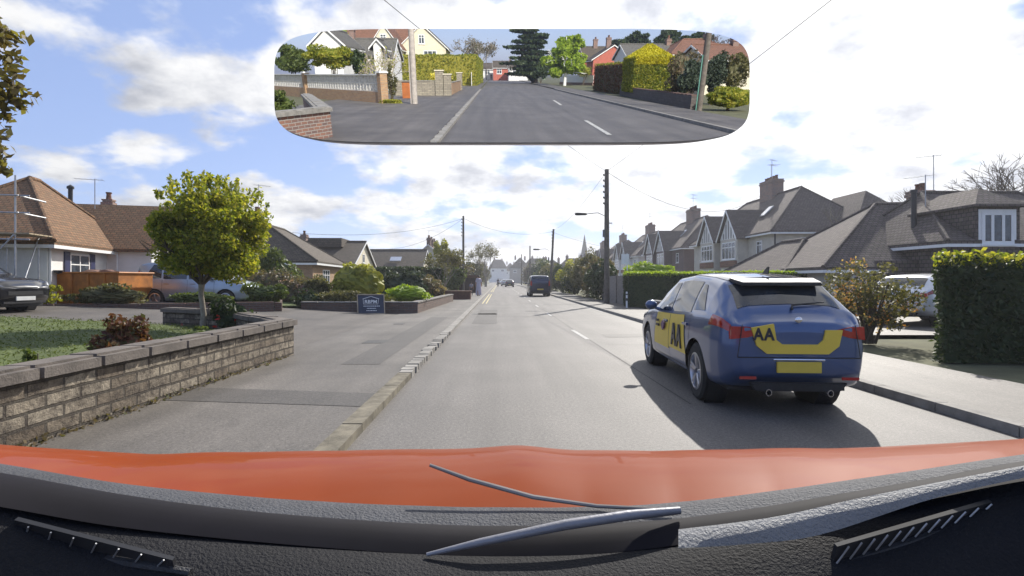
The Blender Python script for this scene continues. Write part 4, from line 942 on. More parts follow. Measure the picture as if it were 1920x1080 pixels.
# skip
t = thing('skip', 'large dull orange builders skip in front of the bungalow, half filled', 'skip', (-15.0, 20.0, .38), R(-4)); t.scale = (.78, 1, 1)
m = MB(); prof = [(-1.15, 0), (1.15, 0), (1.85, .72), (1.85, 1.28), (-1.85, 1.28), (-1.85, .72)]
for y0, y1 in ((-.85, -.80), (.80, .85)): m.extr([(x, y0, z) for x, z in prof], (0, y1-y0, 0))
for (x0, z0), (x1, z1) in zip([prof[5], prof[0], prof[1], prof[2]]+[prof[4]], [prof[0], prof[1], prof[2], prof[3], prof[5]]): m.extr([(x0, -.8, z0), (x1, -.8, z1), (x1, .8, z1), (x0, .8, z0)], (0.0, 0, .04) if abs(x0-x1) > .1 else (.04 if x0 < 0 else -.04, 0, 0))
m.build('container', orange_s, t)
m = MB()
for y in (-.88, .88): m.tube([(-1.88, y, 1.28), (1.88, y, 1.28)], .04, 6)
for x in (-1.88, 1.88): m.tube([(x, -.88, 1.28), (x, .88, 1.28)], .04, 6)
for x in (-1.2, -.4, .4, 1.2): m.box((x-.04, -.9, .0), (x+.04, -.851, 1.25))
m.build('rib', orange_s, t)
m = MB(); m.blob((0, 0, .95), (1.6, .7, .45), 16, .15); m.build('rubble', plain('rubble', (.18, .10, .07), .95, .5, 5, .8), t)
# three more bungalows on the left
t, ro = house('bungalow', 'dark hipped-roof bungalow with tall chimney seen just right of the round tree', (-19.2, 33.2), R(4), 7.4, 8, 2.6, 5.1, 'y', ybrick_m, tile_d, 2.9, 2.0)
fm = facemap('S', 7.4, 8); window(t, fm, 4.4, .9, 1.7, 1.2, panes=3); window(t, facemap('E', 7.4, 8), 2.4, .9, 1.8, 1.2, panes=3); chimney(t, 3.0, 2.7, 4.3, 1.6, obrick_m, 2, .7, .6); aerial(t, 3.0, 2.9, 6.0, 1.9, .6)
t, ro = house('bungalow', 'brown gable-ended bungalow beyond the dark hipped one', (-19.2, 45.5), R(2), 6.6, 9, 2.7, 5.0, 'x', cream_r, tile_d, 0, 0); window(t, facemap('E', 6.6, 9), 3.2, 1.0, 1.6, 1.2, panes=3); window(t, facemap('E', 6.6, 9), 3.8, 3.0, .8, .8, panes=2)
m = MB(); m.box((2, 2.5, 4.4), (5, 6.5, 5.2)); m.build('dormer', tile_d, t); chimney(t, 1.0, 4.6, 4.7, .9, obrick_m, 1)
t, ro = house('house', 'long low dark-roofed house with a rooflight and cream gable', (-17.5, 62), R(0), 8.4, 7, 2.9, 5.1, 'x', cream_r, tile_d, 0, 0); window(t, facemap('S', 8.4, 7), 1, 1, 1.6, 1.2); 
m = MB(); m.extr([(4.6, .5, 3.58), (5.9, .5, 3.58), (5.9, 1.3, 4.07), (4.6, 1.3, 4.07)], (0, -.05, .09)); m.build('rooflight', clear_l, ro)
t, ro = house('house', 'dark two-storey house with clustered chimneys on the left beyond the long roof', (-11.5, 70), R(0), 4.2, 8, 3.9, 6.1, 'y', cream_r, tile_d, 0, 0); window(t, facemap('S', 4.2, 8), .6, 2.3, 1.2, 1.1); window(t, facemap('S', 4.2, 8), 2.6, 2.3, .9, 1.1); window(t, facemap('E', 4.2, 8), 2, 2.3, 1.2, 1.1)
for y_ in (.8, 3.5, 6.5): chimney(t, 2.1, y_, 5.6, 1.3, obrick_m, 2)
aerial(t, 2.1, .8, 6.8, 1.2, .4)
# ================================================================ PEOPLE
def skin_mesh(name, V, Ed, rad, mat, parent, sub=1):
    me = bpy.data.meshes.new(name); me.from_pydata(V, Ed, []); o = bpy.data.objects.new(name, me); COL.objects.link(o)
    md = o.modifiers.new('skin', 'SKIN'); md.use_smooth_shade = True
    for i, r in enumerate(rad): me.skin_vertices[0].data[i].radius = (r, r) if not isinstance(r, tuple) else r
    me.skin_vertices[0].data[0].use_root = True
    sb = o.modifiers.new('sub', 'SUBSURF'); sb.levels = sb.render_levels = sub; bpy.context.view_layer.update()
    m2 = bpy.data.meshes.new_from_object(o.evaluated_get(bpy.context.evaluated_depsgraph_get())); bpy.data.objects.remove(o)
    m2.name = name; m2.materials.clear(); m2.materials.append(mat); q = bpy.data.objects.new(name, m2); COL.objects.link(q); q.parent = parent; return q
def person(label, loc, rz, h, top, bottom, hair=dhair, stride=.22, robe=None, arm=.15, group=None):
    t = thing('person', label, 'person', loc, rz, group); k = h/1.75
    V = []; Ed = []; Rd = []
    def v(p, r, par=None):
        V.append(tuple(x*k for x in p)); Rd.append((r[0]*k, r[1]*k) if isinstance(r, tuple) else r*k); i = len(V)-1
        if par is not None: Ed.append((par, i))
        return i
    pel = v((0, 0, .95), (.125, .10)); wa = v((0, 0, 1.10), (.115, .09), pel); ch = v((0, .01, 1.30), (.14, .10), wa); nb = v((0, .0, 1.46), (.06, .06), ch)
    nk = v((0, .01, 1.53), (.05, .05), nb); hd = v((0, .02, 1.60), (.075, .09), nk); ht = v((0, .01, 1.69), (.065, .075), hd); v((0, .115, 1.605), .014, hd)
    for s_ in (1, -1): v((s_*.085, .0, 1.61), .016, hd)
    J = {}
    for s_ in (1, -1):
        sh = v((s_*.17, 0, 1.41), .062, ch); el = v((s_*.235, -s_*arm*.4, 1.13), .042, sh); wr = v((s_*.25, s_*arm*.5+.06, .90), .028, el); pm = v((s_*.25, s_*arm*.55+.08, .83), (.038, .02), wr)
        for f in range(4):
            k1 = v((s_*.25, s_*arm*.55+.055+f*.02, .765-abs(f-1.5)*.006), .0095, pm); v((s_*.243, s_*arm*.55+.057+f*.02, .73), .008, k1)
        th_ = v((s_*.235, s_*arm*.55+.125, .80), .010, pm); v((s_*.23, s_*arm*.55+.135, .765), .009, th_)
        hp = v((s_*.09, 0, .88), .085, pel); kn = v((s_*.095, s_*stride*.5+.03, .50), .056, hp); an = v((s_*.09, s_*stride-.02, .09), .036, kn); v((s_*.10, s_*stride+.13, .035), (.04, .028), an)
    skin_mesh('body', V, Ed, Rd, skin_m, t)
    def garment(name, idx, pad, mat):
        sel = [i for i in range(len(V)) if idx(V[i], i)]; mp_ = {a: b for b, a in enumerate(sel)}
        e = [(mp_[a], mp_[b]) for a, b in Ed if a in mp_ and b in mp_]
        skin_mesh(name, [V[i] for i in sel], e, [(Rd[i][0]+pad*k, Rd[i][1]+pad*k) if isinstance(Rd[i], tuple) else Rd[i]+pad*k for i in sel], mat, t)
    garment('top', lambda p, i: .93*k < p[2] < 1.47*k and i not in (), .014, top)
    if robe:
        prof = [(.0, 1.49), (.09, 1.48), (.20, 1.42), (.19, 1.25), (.17, 1.08), (.20, .90), (.22, .6), (.245, .3), (.26, .08), (.22, .075)]
        m = MB().lathe([(a*k, b*k) for a, b in prof], 24); m.v = [(x*(1+.05*math.sin(9*math.atan2(y, x))*(1.4-z/k) if z < 1.2*k else x/x if x else 1), y*.72, z) for x, y, z in m.v]; m.build('robe', robe, t, True)
    else:
        garment('trousers', lambda p, i: .07*k < p[2] < 1.0*k and abs(p[0]) < .15*k, .016, bottom)
    m = MB().blob((0, -.018*k, 1.655*k), (.092*k, .105*k, .095*k), 14, .04); m.build('hair', hair, t, True)
    m = MB()
    for s_ in (1, -1): m.blob((s_*.10*k, (s_*stride+.07)*k, .04*k), (.05*k, .13*k, .045*k), 10)
    m.build('shoes', black_p, t, True); return t
cl = lambda n, c: plain(n, c, .85, .15, 6)
person('adult in a long pale robe walking on the left pavement beside a child', (-1.78, 45, PZ), R(10), 1.74, cl('pale_lilac_cloth', (.52, .48, .55)), None, robe=MATS['pale_lilac_cloth'])
person('small child with dark trousers walking at the left hand of the robed adult', (-2.42, 45.3, PZ), R(-5), 1.18, cl('grey_cloth', (.30, .29, .32)), cl('dark_cloth', (.03, .03, .04)))
person('distant pedestrian in dark clothes in the road beyond the robed adult', (-.35, 108, 0), R(180), 1.75, MATS['dark_cloth'], MATS['dark_cloth'])

# ================================================================ RIGHT SIDE
m = MB()
def pole(name, label, x, y, h, r=.13, steps=True, lamp=None, mat=pole_w, cat='telegraph pole', group='telegraph poles', lean=0, bare=False):
    t = thing(name, label, cat, (x, y, 0), 0, group); MB().tube([(0, 0, -.1), (lean*.5, 0, h*.5), (lean, 0, h)], [r, r*.88, r*.72], 12).build('shaft', mat, t, True)
    if steps:
        m = MB()
        for k in range(6): zz_ = h-.35-k*.32; m.box((lean-.17, -.02, zz_-.02), (lean+.05, .02, zz_+.02)); m.lathe([(.0, 0), (.035, .0), (.045, .06), (.03, .1), (0, .1)], 8, 'z', (lean-.17, 0, zz_))
        m.build('insulator', black_p, t); m = MB(); m.box((-.22, -.06, h*.50), (-.10, .06, h*.50+.42)); m.box((.12, -.04, h*.6), (.3, .0, h*.6+.05)); m.build('junction_box', plain('grey_box', (.12, .12, .13), .6, .2, 5), t, bevel=.01)
    if lamp:
        z = lamp; m = MB(); m.tube([(-.1, 0, z), (-.5, 0, z+.18), (-1.15, 0, z+.12)], .025, 6); a = m.build('lamp_arm', steel, t, True)
        m = MB(); m.lathe([(0, 0), (.07, .03), (.085, .15), (.07, .62), (.03, .7), (0, .7)], 12, 'x', (-1.8, 0, z+.11)); m.build('lamp_head', plastic, a, True)
    return t
pole('telegraph_pole', 'tall dark telegraph pole with a street lamp arm, nearest on the right', 6.02, 30, 7.62, .16, True, 5.0)
pole('telegraph_pole', 'second telegraph pole on the right, leaning, with a lamp arm, behind the navy van', 5.3, 56, 6.75, .14, True, 4.5, lean=.35)
pole('telegraph_pole', 'third thin pole on the right just left of the navy van', 5.5, 97, 7.6, .15, False)
pole('telegraph_pole', 'farthest small pole on the right with a lamp arm', 5.6, 137, 8.0, .16, False, 5.8)
pole('telegraph_pole', 'single telegraph pole on the left above the roadside bushes', -3.55, 52, 7.65, .13, True)
def wire(name, label, pts, sag, r=.012, group='overhead telephone wires'):
    t = None; mb = MB(); a, b = Vector(pts[0]), Vector(pts[1]); P = []
    for i in range(15): f = i/14; P.append(a.lerp(b, f)-Vector((0, 0, sag*4*f*(1-f))))
    mb.tube(P, r, 5); o = mb.build(name, black_p); tag(o, label, 'wire', group); return o
pt1 = (6.0, 30, 7.5)
wire('overhead_wire', 'thick sagging wire from the near right pole to the chimney of the near semi-detached pair', (pt1, (24.6, 50, 9.4)), 1.9, .014)
wire('overhead_wire', 'thin wire from the near right pole up over the road to the far left', (pt1, (-9.0, -4, 7.8)), .5, .008)
wire('overhead_wire', 'thin wire from the near right pole back over the right pavement', (pt1, (8, -30, 7.6)), .6, .008)
wire('overhead_wire', 'thin wire linking the near and second right poles', (pt1, (5.6, 56, 6.6)), .5, .008)
wire('overhead_wire', 'thin wire from the second right pole across to the left pole', ((5.6, 56, 6.5), (-3.5, 52, 7.4)), .8, .012)
wire('overhead_wire', 'thin wire from the left pole to the long low house roof', ((-3.55, 52, 7.4), (-13, 62, 5.0)), .7, .012)
wire('overhead_wire', 'thin wire from the left pole to the dark hipped-roof bungalow', ((-3.55, 52, 7.4), (-14, 36, 4.6)), .7, .012)
wire('overhead_wire', 'thin wire from the second right pole to the row of semi-detached houses', ((5.6, 56, 6.4), (21, 70, 5.6)), .8, .012)
# fence, hedges, bushes along the right pavement
t = thing('fence', 'weathered grey board fence between the dark bushes and the clipped hedge', 'fence', (6.75, 26.6, .05)); 
m = MB()
for k in range(56): m.box((random.uniform(-.006, .006), k*.15, 0), (.022, k*.15+.142, 1.58+random.uniform(-.02, .02)))
m.build('boarding', grey_w, t); m = MB()
for k in range(5): MB().box((-.06, k*2.08-.05, -.1), (-.005, k*2.08+.05, 1.66)).build('post', grey_w, t)
m = MB(); m.box((.03, 0, .4), (.07, 8.4, .48)); m.box((.03, 0, 1.2), (.07, 8.4, 1.28)); m.build('rail', grey_w, t)
box_hedge('hedge', 'square clipped dark hedge facing the road just left of the blue hatchback', [(6.15, 25.8), (14.5, 24.2), (14.8, 26.0), (6.4, 27.4)], 0, 1.70, 24000, .05, lf_dark, wob=.05, top_mat=lf_lime)
shrub('shrub', 'bright yellow-green mound of leaves rising above the square clipped hedge', 'shrub', (8.0, 28.6, 1.75), (1.45, 1.0, .62), 4600, .07, lf_lime, ground=0, core=.8)
for i, (x, y, rx, rz_, lf, lab) in enumerate([(7.0, 35.5, 1.3, 1.45, lf_dark, 'dark bush at the far end of the grey board fence'), (7.4, 40, 1.6, 1.7, lf_dull, 'brown-leaved bush second from the fence'), (7.4, 45, 1.7, 2.1, lf_olive, 'tallest yellowish bush of the right-hand row'), (7.0, 50, 1.4, 1.6, lf_dark, 'dark purple-green bush beside the navy van'), (7.2, 55, 1.5, 1.9, lf_yel, 'light green bush above the roof of the navy van'), (7.4, 64, 1.9, 1.8, lf_dark, 'dark bush just beyond the second right pole'), (7.2, 78, 1.9, 2.2, lf_olive, 'olive bush behind the third right pole'), (7.4, 92, 2.0, 2.8, lf_mid, 'green round bush left of the third right pole'), (7.4, 110, 2.0, 2.8, lf_dark, 'dark rounded tree farther down on the right'), (7.2, 130, 2.2, 3.0, lf_dull, 'brown-green tree near the far right end of the street')]):
    shrub('shrub', lab, 'shrub', (x, y, rz_*.92), (rx, rx*1.25, rz_), 4200 if y < 60 else 2600, .10 if y < 60 else .15, lf, 34, .3, 'bushes along the right pavement')
t = thing('sale_board', 'white estate board on a thin post above the grey fence', 'sign', (6.5, 27.2, 0)); m = MB(); m.box((-.025, -.025, 0), (.025, .025, 2.75)); m.build('post', white_p, t); m = MB(); m.box((-.30, -.012, 2.2), (-.026, .012, 2.72)); m.box((.026, -.012, 2.2), (.10, .012, 2.72)); m.build('board', white_p, t)
t = thing('marker_post', 'short black and white marker post on the right pavement by the clipped hedge', 'post', (6.0, 25.2, PZ)); m = MB(); m.box((-.04, -.02, 0), (.04, .02, .78)); m.build('post', white_p, t, bevel=.008); m = MB(); m.box((-.055, -.03, .35), (.055, .03, .47)); m.box((-.055, -.03, .62), (.055, .03, .68)); m.build('band', black_p, t)
# semi-detached row
def semi(label, x, yc, half=8.2, wall=tan_r, near=False, roof=tile_p, hs=1.0, group='semi-detached pairs on the right'):
    W_, D_ = 8.0, half*2; t, ro = house('house', label, (x, yc-half), 0, W_, D_, 5.1*hs, 9.0*hs, 'y', wall, roof, 3.4, 3.4, .4, 'house', group)
    fW = facemap('W', W_, D_)
    for s_, yy in ((-1, half-2.4), (1, half+2.4)):
        m = MB(); y0, y1 = yy-1.7, yy+1.7; m.box((-.9, y0, -.3), (-.001, y1, 4.9*hs)); bw = m.build('bay', wall, t)
        m = MB(); m.extr([(-.901, y0-.1, 4.9*hs), (-.901, y1+.1, 4.9*hs), (-.901, yy, 7.2*hs)], (.1, 0, 0)); gb = m.build('gable', white_r, t)
        for k in range(-2, 3): hh = 7.0*hs-abs(k)*.62*1.28-4.95*hs; MB().box((-.925, yy+k*.5-.05, 4.95*hs), (-.903, yy+k*.5+.05, 4.95*hs+max(.2, hh))).build('timber', MATS.get('dark_beam') or plain('dark_beam', (.06, .05, .05), .8, .2, 5), gb)
        m = MB(); roof_geo(m, -1.15, 3.2, y0-.35, y1+.35, 4.85*hs, 7.45*hs, 'x', 0, 0, .1); m.build('bay_roof', roof, t)
        m = MB()
        for a, b in ((y0-.35, yy), (y1+.35, yy)): m.extr([(-1.153, a, 4.62*hs), (-1.153, b, 7.24*hs), (-1.153, b, 7.46*hs), (-1.153, a, 4.86*hs)], (-.035, 0, 0))
        m.build('bargeboard', white_p, t)
        fb = lambda a, o, z: (-.9-o, a, z)
        window(t, fb, y0+.35, 3.15*hs, 2.7, 1.5, panes=4, fw=.09); window(t, fb, y0+.35, .8*hs, 2.7, 1.5, panes=4, fw=.09)
        m = MB(); m.extr([(-.903, y0+.1, 2.5), (-.903, y1-.1, 2.5), (-.903, y1-.1, 3.02), (-.903, y0+.1, 3.02)], (-.10, 0, 0)); m.build('tile_hanging', tile_r, t)
        o_ = yy+s_*3.6; window(t, fW, o_-.45, 3.4*hs, .9, 1.1, panes=1, fw=.08); door(t, fW, o_-.45, .0, .9, 2.0, black_p)
        fS = facemap('S', W_, D_)
    if near:
        fS = facemap('S', W_, D_); window(t, fS, 2.0, 3.3, .8, 1.3, panes=1); window(t, fS, 5.4, 3.3, .9, 1.2, panes=2); window(t, fS, 5.2, .9, 1.2, 1.2, panes=2)
        m = MB(); m.tube([(.06, -.07, 0), (.06, -.07, 4.9)], .055, 8); m.tube([(-.07, half, 0), (-.07, half, 4.9)], .05, 8); m.build('drainpipe', black_p, t)
        m = MB(); m.extr([(1.3, 4.0, 6.70), (2.1, 4.0, 7.49), (2.1, 4.75, 7.49), (1.3, 4.75, 6.70)], (-.07, 0, .07)); m.build('rooflight', clear_l, ro)
        m = MB(); roof_geo(m, 4.4, 10.0, -2.6, 4.4, 5.1, 8.2, 'y', 3.0, .01, .12); m.build('side_roof', roof, t); m = MB(); m.box((4.9, -2.2, -.3), (9.5, 3.9, 4.98)); m.build('side_wing', wall, t)
    else:
        m = MB(); m.extr([(1.3, 5, 6.6), (2.2, 5, 7.45), (2.2, 5.6, 7.45), (1.3, 5.6, 6.6)], (-.07, 0, .07)); m.build('rooflight', clear_l, ro)
    chimney(t, 4, half, 8.3*hs, 2.0*hs, obrick_m, 5, 1.0, 2.3); aerial(t, 3.8, half-.5, 10.3*hs, 1.9, .6, two=True)
    if near: aerial(t, 4.3, half+.6, 10.3*hs, 1.7, -.3)
    return t
semi('nearest semi-detached pair with white gabled bays, a side wing and two chimney aerials', 20.6, 48.3, 8.2, tan_r, True)
semi('second semi-detached pair with dark red brick front, right of the street lamp arm', 20.6, 67.8, 8.0, brick('purple_brick', (.16, .08, .09), (.11, .06, .07), (.2, .17, .16), .225, .075))
semi('third semi-detached pair in pale render, partly above the clipped hedge', 20.6, 87.2, 8.0, white_r)
semi('fourth semi-detached pair just right of the near telegraph pole', 20.6, 106.5, 8.0, tan_r)
semi('fifth semi-detached pair seen behind the near telegraph pole', 20.6, 127, 8.0, cream_r)
for i, (x, y, w_, d_, ze, zr, lb) in enumerate([(17, 150, 9, 9, 4.6, 7.6, 'brown house below the church spire'), (13, 175, 9, 9, 4.8, 8.2, 'house with twin chimneys left of the church spire'), (9, 200, 11, 10, 5.6, 9.6, 'broad grey house with a flat-topped roof beyond the van'), (4.5, 235, 9, 10, 6.5, 11.4, 'tall grey house at the far right end of the street'), (-6, 300, 10, 10, 8, 13, 'pale tall house closing the far end of the street'), (2, 330, 9, 10, 7, 12, 'small far house right at the vanishing point')]):
    t, ro = house('house', lb, (x, y), 0, w_, d_, ze, zr, 'y' if i % 2 else 'x', [tan_r, grey_r][i % 2] if i < 4 else white_r, tile_d, 2.5, 2.5, group='distant houses'); window(t, facemap('S', w_, d_), 1.5, ze-1.9, 1.5, 1.2, fw=.12); window(t, facemap('S', w_, d_), w_-3.2, ze-1.9, 1.5, 1.2, fw=.12); window(t, facemap('W', w_, d_), 2, ze-1.9, 1.5, 1.2, fw=.12); chimney(t, w_/2-2, d_/2, zr-.9, 1.7, obrick_m, 3, .7, 1.2); chimney(t, w_/2+2.3, d_/2, zr-1.2, 1.7, obrick_m, 3, .7, 1.2)
t = thing('church', 'distant church with a slender pointed spire above the roofs', 'church', (41, 258, 0)); m = MB(); m.box((-2.6, -2.6, 0), (2.6, 2.6, 12)); m.build('tower', grey_r, t); m = MB().lathe([(2.3, 12), (1.9, 12.6), (.05, 23.5), (0, 23.5)], 8); m.build('spire', tile_g, t)
m = MB(); 
for x in (-2.3, 2.3):
    for y in (-2.3, 2.3): m.lathe([(.3, 12), (.3, 13), (0, 14.8)], 6, 'z', (x, y, 0))
m.build('pinnacle', grey_r, t)
# hipped bungalow at right
t, ro = house('bungalow', 'large purple-brown hipped-roof bungalow behind the white car at right', (13.9, 22.6), R(-4), 11, 7.6, 1.95, 5.1, 'x', tan_r, tile_p, 4.2, 3.4, .4)
window(t, facemap('S', 11, 7.6), 1.0, .6, 1.6, 1.0, panes=3); window(t, facemap('S', 11, 7.6), 4.4, .6, 2.0, 1.0, panes=3)
m = MB(); roof_geo(m, 4.3, 8.6, -2.3, 3.8, 1.92, 4.55, 'y', 2.4, .01, .12); m.build('front_roof', tile_p, t); m = MB(); m.box((4.7, -1.9, -.3), (8.2, 0, 1.8)); m.build('front_wing', ybrick_m, t); window(t, lambda a, o, z: (a, -1.9-o, z), 5.5, .6, 1.9, 1.0, panes=3)
chimney(t, 6.3, 3.8, 4.7, .95, obrick_m, 2, .9, .6); aerial(t, 7.0, 3.9, 5.2, 2.3, 2.6, 7, 1.0)
t, ro = house('garage', 'lower pitched-roof outbuilding between the near semi and the hipped bungalow', (13.6, 25.5), R(5), 5, 6, 1.6, 3.5, 'y', tan_r, tile_p, 2.2, 2.0, .3)
# house with white window at far right
t, ro = house('house', 'dark tile-hung house with a white first-floor window at the far right edge', (17.2, 20.4), R(0), 8, 7, 2.9, 5.3, 'x', tile_p, tile_p, 1.7, 2, .3)
m = MB(); m.box((.75, -.25, 2.45), (2.45, 2.6, 4.25)); m.build('dormer', tile_p, t); m = MB(); roof_geo(m, .60, 2.6, -.45, 2.9, 4.25, 5.0, 'y', 1.0, .5, .1); m.build('dormer_roof', tile_p, t)
window(t, lambda a, o, z: (a, -.27-o, z), .98, 2.75, 1.22, 1.22, panes=3, fw=.12, bar=False); m = MB(); m.box((.88, -.27, 2.65), (2.30, -.251, 4.07)); m.build('window_surround', white_p, t)
m = MB(); m.box((-1.5, 1.5, -.3), (-.001, 6.5, 2.2)); m.build('lean_to', tile_p, t)
m = MB(); m.lathe([(.10, 0), (.10, 1.5), (.13, 1.5), (.13, 1.62), (0, 1.62)], 12, 'z', (.35, 2.2, 3.6)); m.build('flue', black_p, t, True); aerial(t, 1.0, 2.4, 4.4, 1.5, 2.2)
box_hedge('hedge', 'tall clipped hedge with bright green top at the right edge', [(7.5, 9.1), (13.5, 8.6), (15.5, 12.0), (10.3, 12.2)], 0, 1.74, 30000, .045, lf_dark, wob=.09, top_mat=lf_tree)
t = shrub('shrub', 'loose twiggy shrub with small orange flowers between the hatchback and the tall hedge', 'shrub', (8.15, 11.8, 1.05), (1.15, .9, .85), 3000, .045, lf_olive, 40, .3, None, 0, 26, ground=.05)
o = leaf_mesh('flower', clump_pts((0, 0, 1.0), (1.15, .9, .85), 900, 30, .3), .035, fl_or, t)
bare_tree('tree', 'wide bare tree behind the roof of the hipped bungalow', (30, 36, 0), 8.0, 6, .5, twig, r=.25, minr=.012); bare_tree('tree', 'second bare tree partly hidden by the hipped bungalow roof', (33.5, 39, 0), 8.2, 6, .5, twig, r=.25, minr=.012)
bare_tree('tree', 'bare tree at the extreme right edge behind the tile-hung house', (31, 31.5, 0), 9.0, 6, .5, bark, r=.25, minr=.012); bare_tree('tree', 'small bare tree left of the bungalow chimney', (24, 36, 0), 6.6, 5, .5, twig, r=.2, minr=.01)
capped_wall('garden_wall', 'low brick wall along the drive behind the blue hatchback', [(6.8, 13.4), (6.8, 23.6)], .45, .22, dbrick_m, .02, kerb_m, .05, .02, False)
m = MB(); m.add([(6.62, 13, .06), (40, 13, .06), (40, 24, .06), (6.62, 24, .06)], [(0, 1, 2, 3)]); struct(m.build('driveway', drive_m))
# leafy branch at top left
t = thing('tree', 'brownish leafy tree branches hanging in at the top left corner', 'tree', (-8.6, 7.0, .3)); m = MB(); m.tube([(-1.2, .3, -.3), (-1.1, .2, 2.0), (-.6, .0, 4.4)], [.2, .15, .10], 10); m.build('trunk', bark, t, True)
m = MB(); tips = []
for k in range(8): branch(m, tips, Vector((-.8+.12*k, .1, 2.4+k*.25)), Vector((random.uniform(.7, 1), random.uniform(-.4, .2), random.uniform(-.1, .4))).normalized(), .75, .05, 3, .5, .05)
m.build('branches', bark, t, True); leaf_mesh('crown', np.concatenate([clump_pts((1.95, 0, 4.3), (.62, .7, .42), 420, 34, .22, .1), clump_pts((1.9, .0, 3.5), (.52, .6, .42), 460, 34, .22, .1), clump_pts((1.8, 0, 2.8), (.46, .5, .40), 380, 30, .22, .1), clump_pts((.2, 0, 3.6), (1.2, 1, 1.3), 2600, 20, .4)]), .065, leaf('brown_green_leaf', [(.05, .035, .015), (.12, .09, .03), (.20, .18, .05)], .4), t)
# ================================================================ BEHIND US (seen in the mirror)
def rh(px, pyb, pyt):            # height of something standing on the ground at (px, pyb) whose top shows at pyt
    g_ = rg(px, pyb); return rm(px, pyt, -g_.y).z
V2 = lambda p: (p.x, p.y)
# near stone wall with a coping and a shrub inside its corner
a, c = rg(500, 305), rg(608, 262)
hgt = .62
q0, q1 = rg(470, 290), rg(613, 262); q2 = rg(560, 205)
capped_wall('garden_wall', 'near dark brick garden wall corner with pale coping, lower left of the mirror', [(q0.x, q0.y), (q1.x, q1.y), (rg(578, 213).x, rg(578, 213).y)][::-1], .66, .28, obrick_m, 0, kerb_m, .09, .06)
p = rg(525, 232); shrub('shrub', 'sunlit green bush inside the near wall corner, at the left of the mirror', 'shrub', (p.x-.3, p.y-.3, .55), (1.0, .9, .55), 3600, .055, lf_mid, ground=0)
# breeze block screen wall
q0, q1 = rg(470, 172), rg(722, 196); h0 = rh(722, 196, 137)
d = Vector((q1.x-q0.x, q1.y-q0.y)); Lw = d.length; ang = math.atan2(d.y, d.x)
t = thing('screen_wall', 'buff brick garden wall topped with white pierced screen blocks, left in the mirror', 'wall', (q0.x, q0.y, 0), ang)
hb = h0*.40; ht_ = h0*.93; m = MB(); m.box((0, -.11, -.1), (Lw-.3, .11, hb)); m.build('masonry', ybrick_m, t)
for x in (Lw-.15, Lw*.56, Lw*.12):
    m = MB(); m.box((x-.2, -.2, -.1), (x+.2, .2, h0)); pr = m.build('pier', ybrick_m, t); m = MB(); m.box((x-.25, -.25, h0+.001), (x+.25, .25, h0+.07)); m.extr([(x-.2, -.2, h0+.071), (x+.2, -.2, h0+.071), (x+.2, .2, h0+.071), (x-.2, .2, h0+.071)], (0, 0, .04)); m.build('cap', white_r, pr)
bs = (ht_-hb)/2; sb = MB()
def block(x, z):
    e = bs/2; fr = .03
    for a_, b_ in (((x, z), (x+bs, z+fr)), ((x, z+bs-fr), (x+bs, z+bs)), ((x, z+fr), (x+fr, z+bs-fr)), ((x+bs-fr, z+fr), (x+bs, z+bs-fr))): sb.box((a_[0]+.001, -.045, a_[1]+.001), (b_[0]-.001, .045, b_[1]-.001))
    for k in range(4):
        an = math.pi/4*k+math.pi/8*0; dx, dz = math.cos(an)*e*.96, math.sin(an)*e*.96; sb.tube([(x+e-dx, 0, z+e-dz), (x+e+dx, 0, z+e+dz)], [.026, .026], 5)
x = .3
while x < Lw-.45:
    if not any(abs(x+bs/2-px_) < .2+bs/2 for px_ in (Lw-.15, Lw*.56, Lw*.12)):
        for r_ in range(2): block(x, hb+r_*bs)
    x += bs
sb.build('screen_blocks', plain('screen_block', (.62, .60, .55), .9, .12, 3, .3), t)
m = MB(); m.box((.0, -.14, ht_+.001), (Lw-.36, .14, ht_+.06)); m.build('coping', white_r, t)
# bushes behind the screen wall
def rshrub(px0, px1, pyt, pyb, D, n, size, mat, label, cat='shrub', core=.6, k=30, deep=.7, stems=6, sub=.32):
    a_, b_ = rm(px0, (pyt+pyb)/2, D), rm(px1, (pyt+pyb)/2, D); zt, zb = rm((px0+px1)/2, pyt, D).z, max(.05, rm((px0+px1)/2, pyb, D).z); c_ = (a_+b_)/2
    return shrub('shrub', label, cat, (c_.x, c_.y, (zt+zb)/2), (abs(b_.x-a_.x)/2, abs(b_.x-a_.x)/2*deep, (zt-zb)/2), n, size, mat, k, sub, None, core, stems, ground=0)
Dw = -q1.y
rshrub(508, 592, 84, 142, Dw+16, 6000, .11, lf_mid, 'dense green bush behind the left part of the screen wall')
rshrub(572, 672, 82, 130, Dw+8, 8000, .09, lf_tree, 'spreading sunlit bush above the middle of the screen wall')
rshrub(655, 700, 92, 150, Dw+5, 2600, .07, lf_dark, 'darker bush right of the spreading sunlit bush')
p = rm(716, 130, Dw+2); bare_tree('shrub', 'pale bare-branched shrub by the right-hand pier of the screen wall', (p.x, p.y, 0), rm(716, 90, Dw+2).z, 5, .55, plain('pale_twig', (.42, .36, .28), .9, .2, 8), leafmat=lf_yel, nleaf=500, lsize=.05, r=.09, minr=.009, trunk_h=.12)['category'] = 'shrub'
p = rg(738, 196); shrub('plant', 'tuft of weeds with small yellow flowers at the foot of the sunlit pole', 'plant', (p.x, p.y, .14), (.85, .35, .16), 2200, .045, lf_yel, 12, .4, None, .4, ground=0)
p = rm(730, 160, Dw-.2); rshrub(722, 745, 118, 185, Dw+.3, 900, .06, lf_olive, 'straggly bush growing against the end pier of the screen wall', core=0)
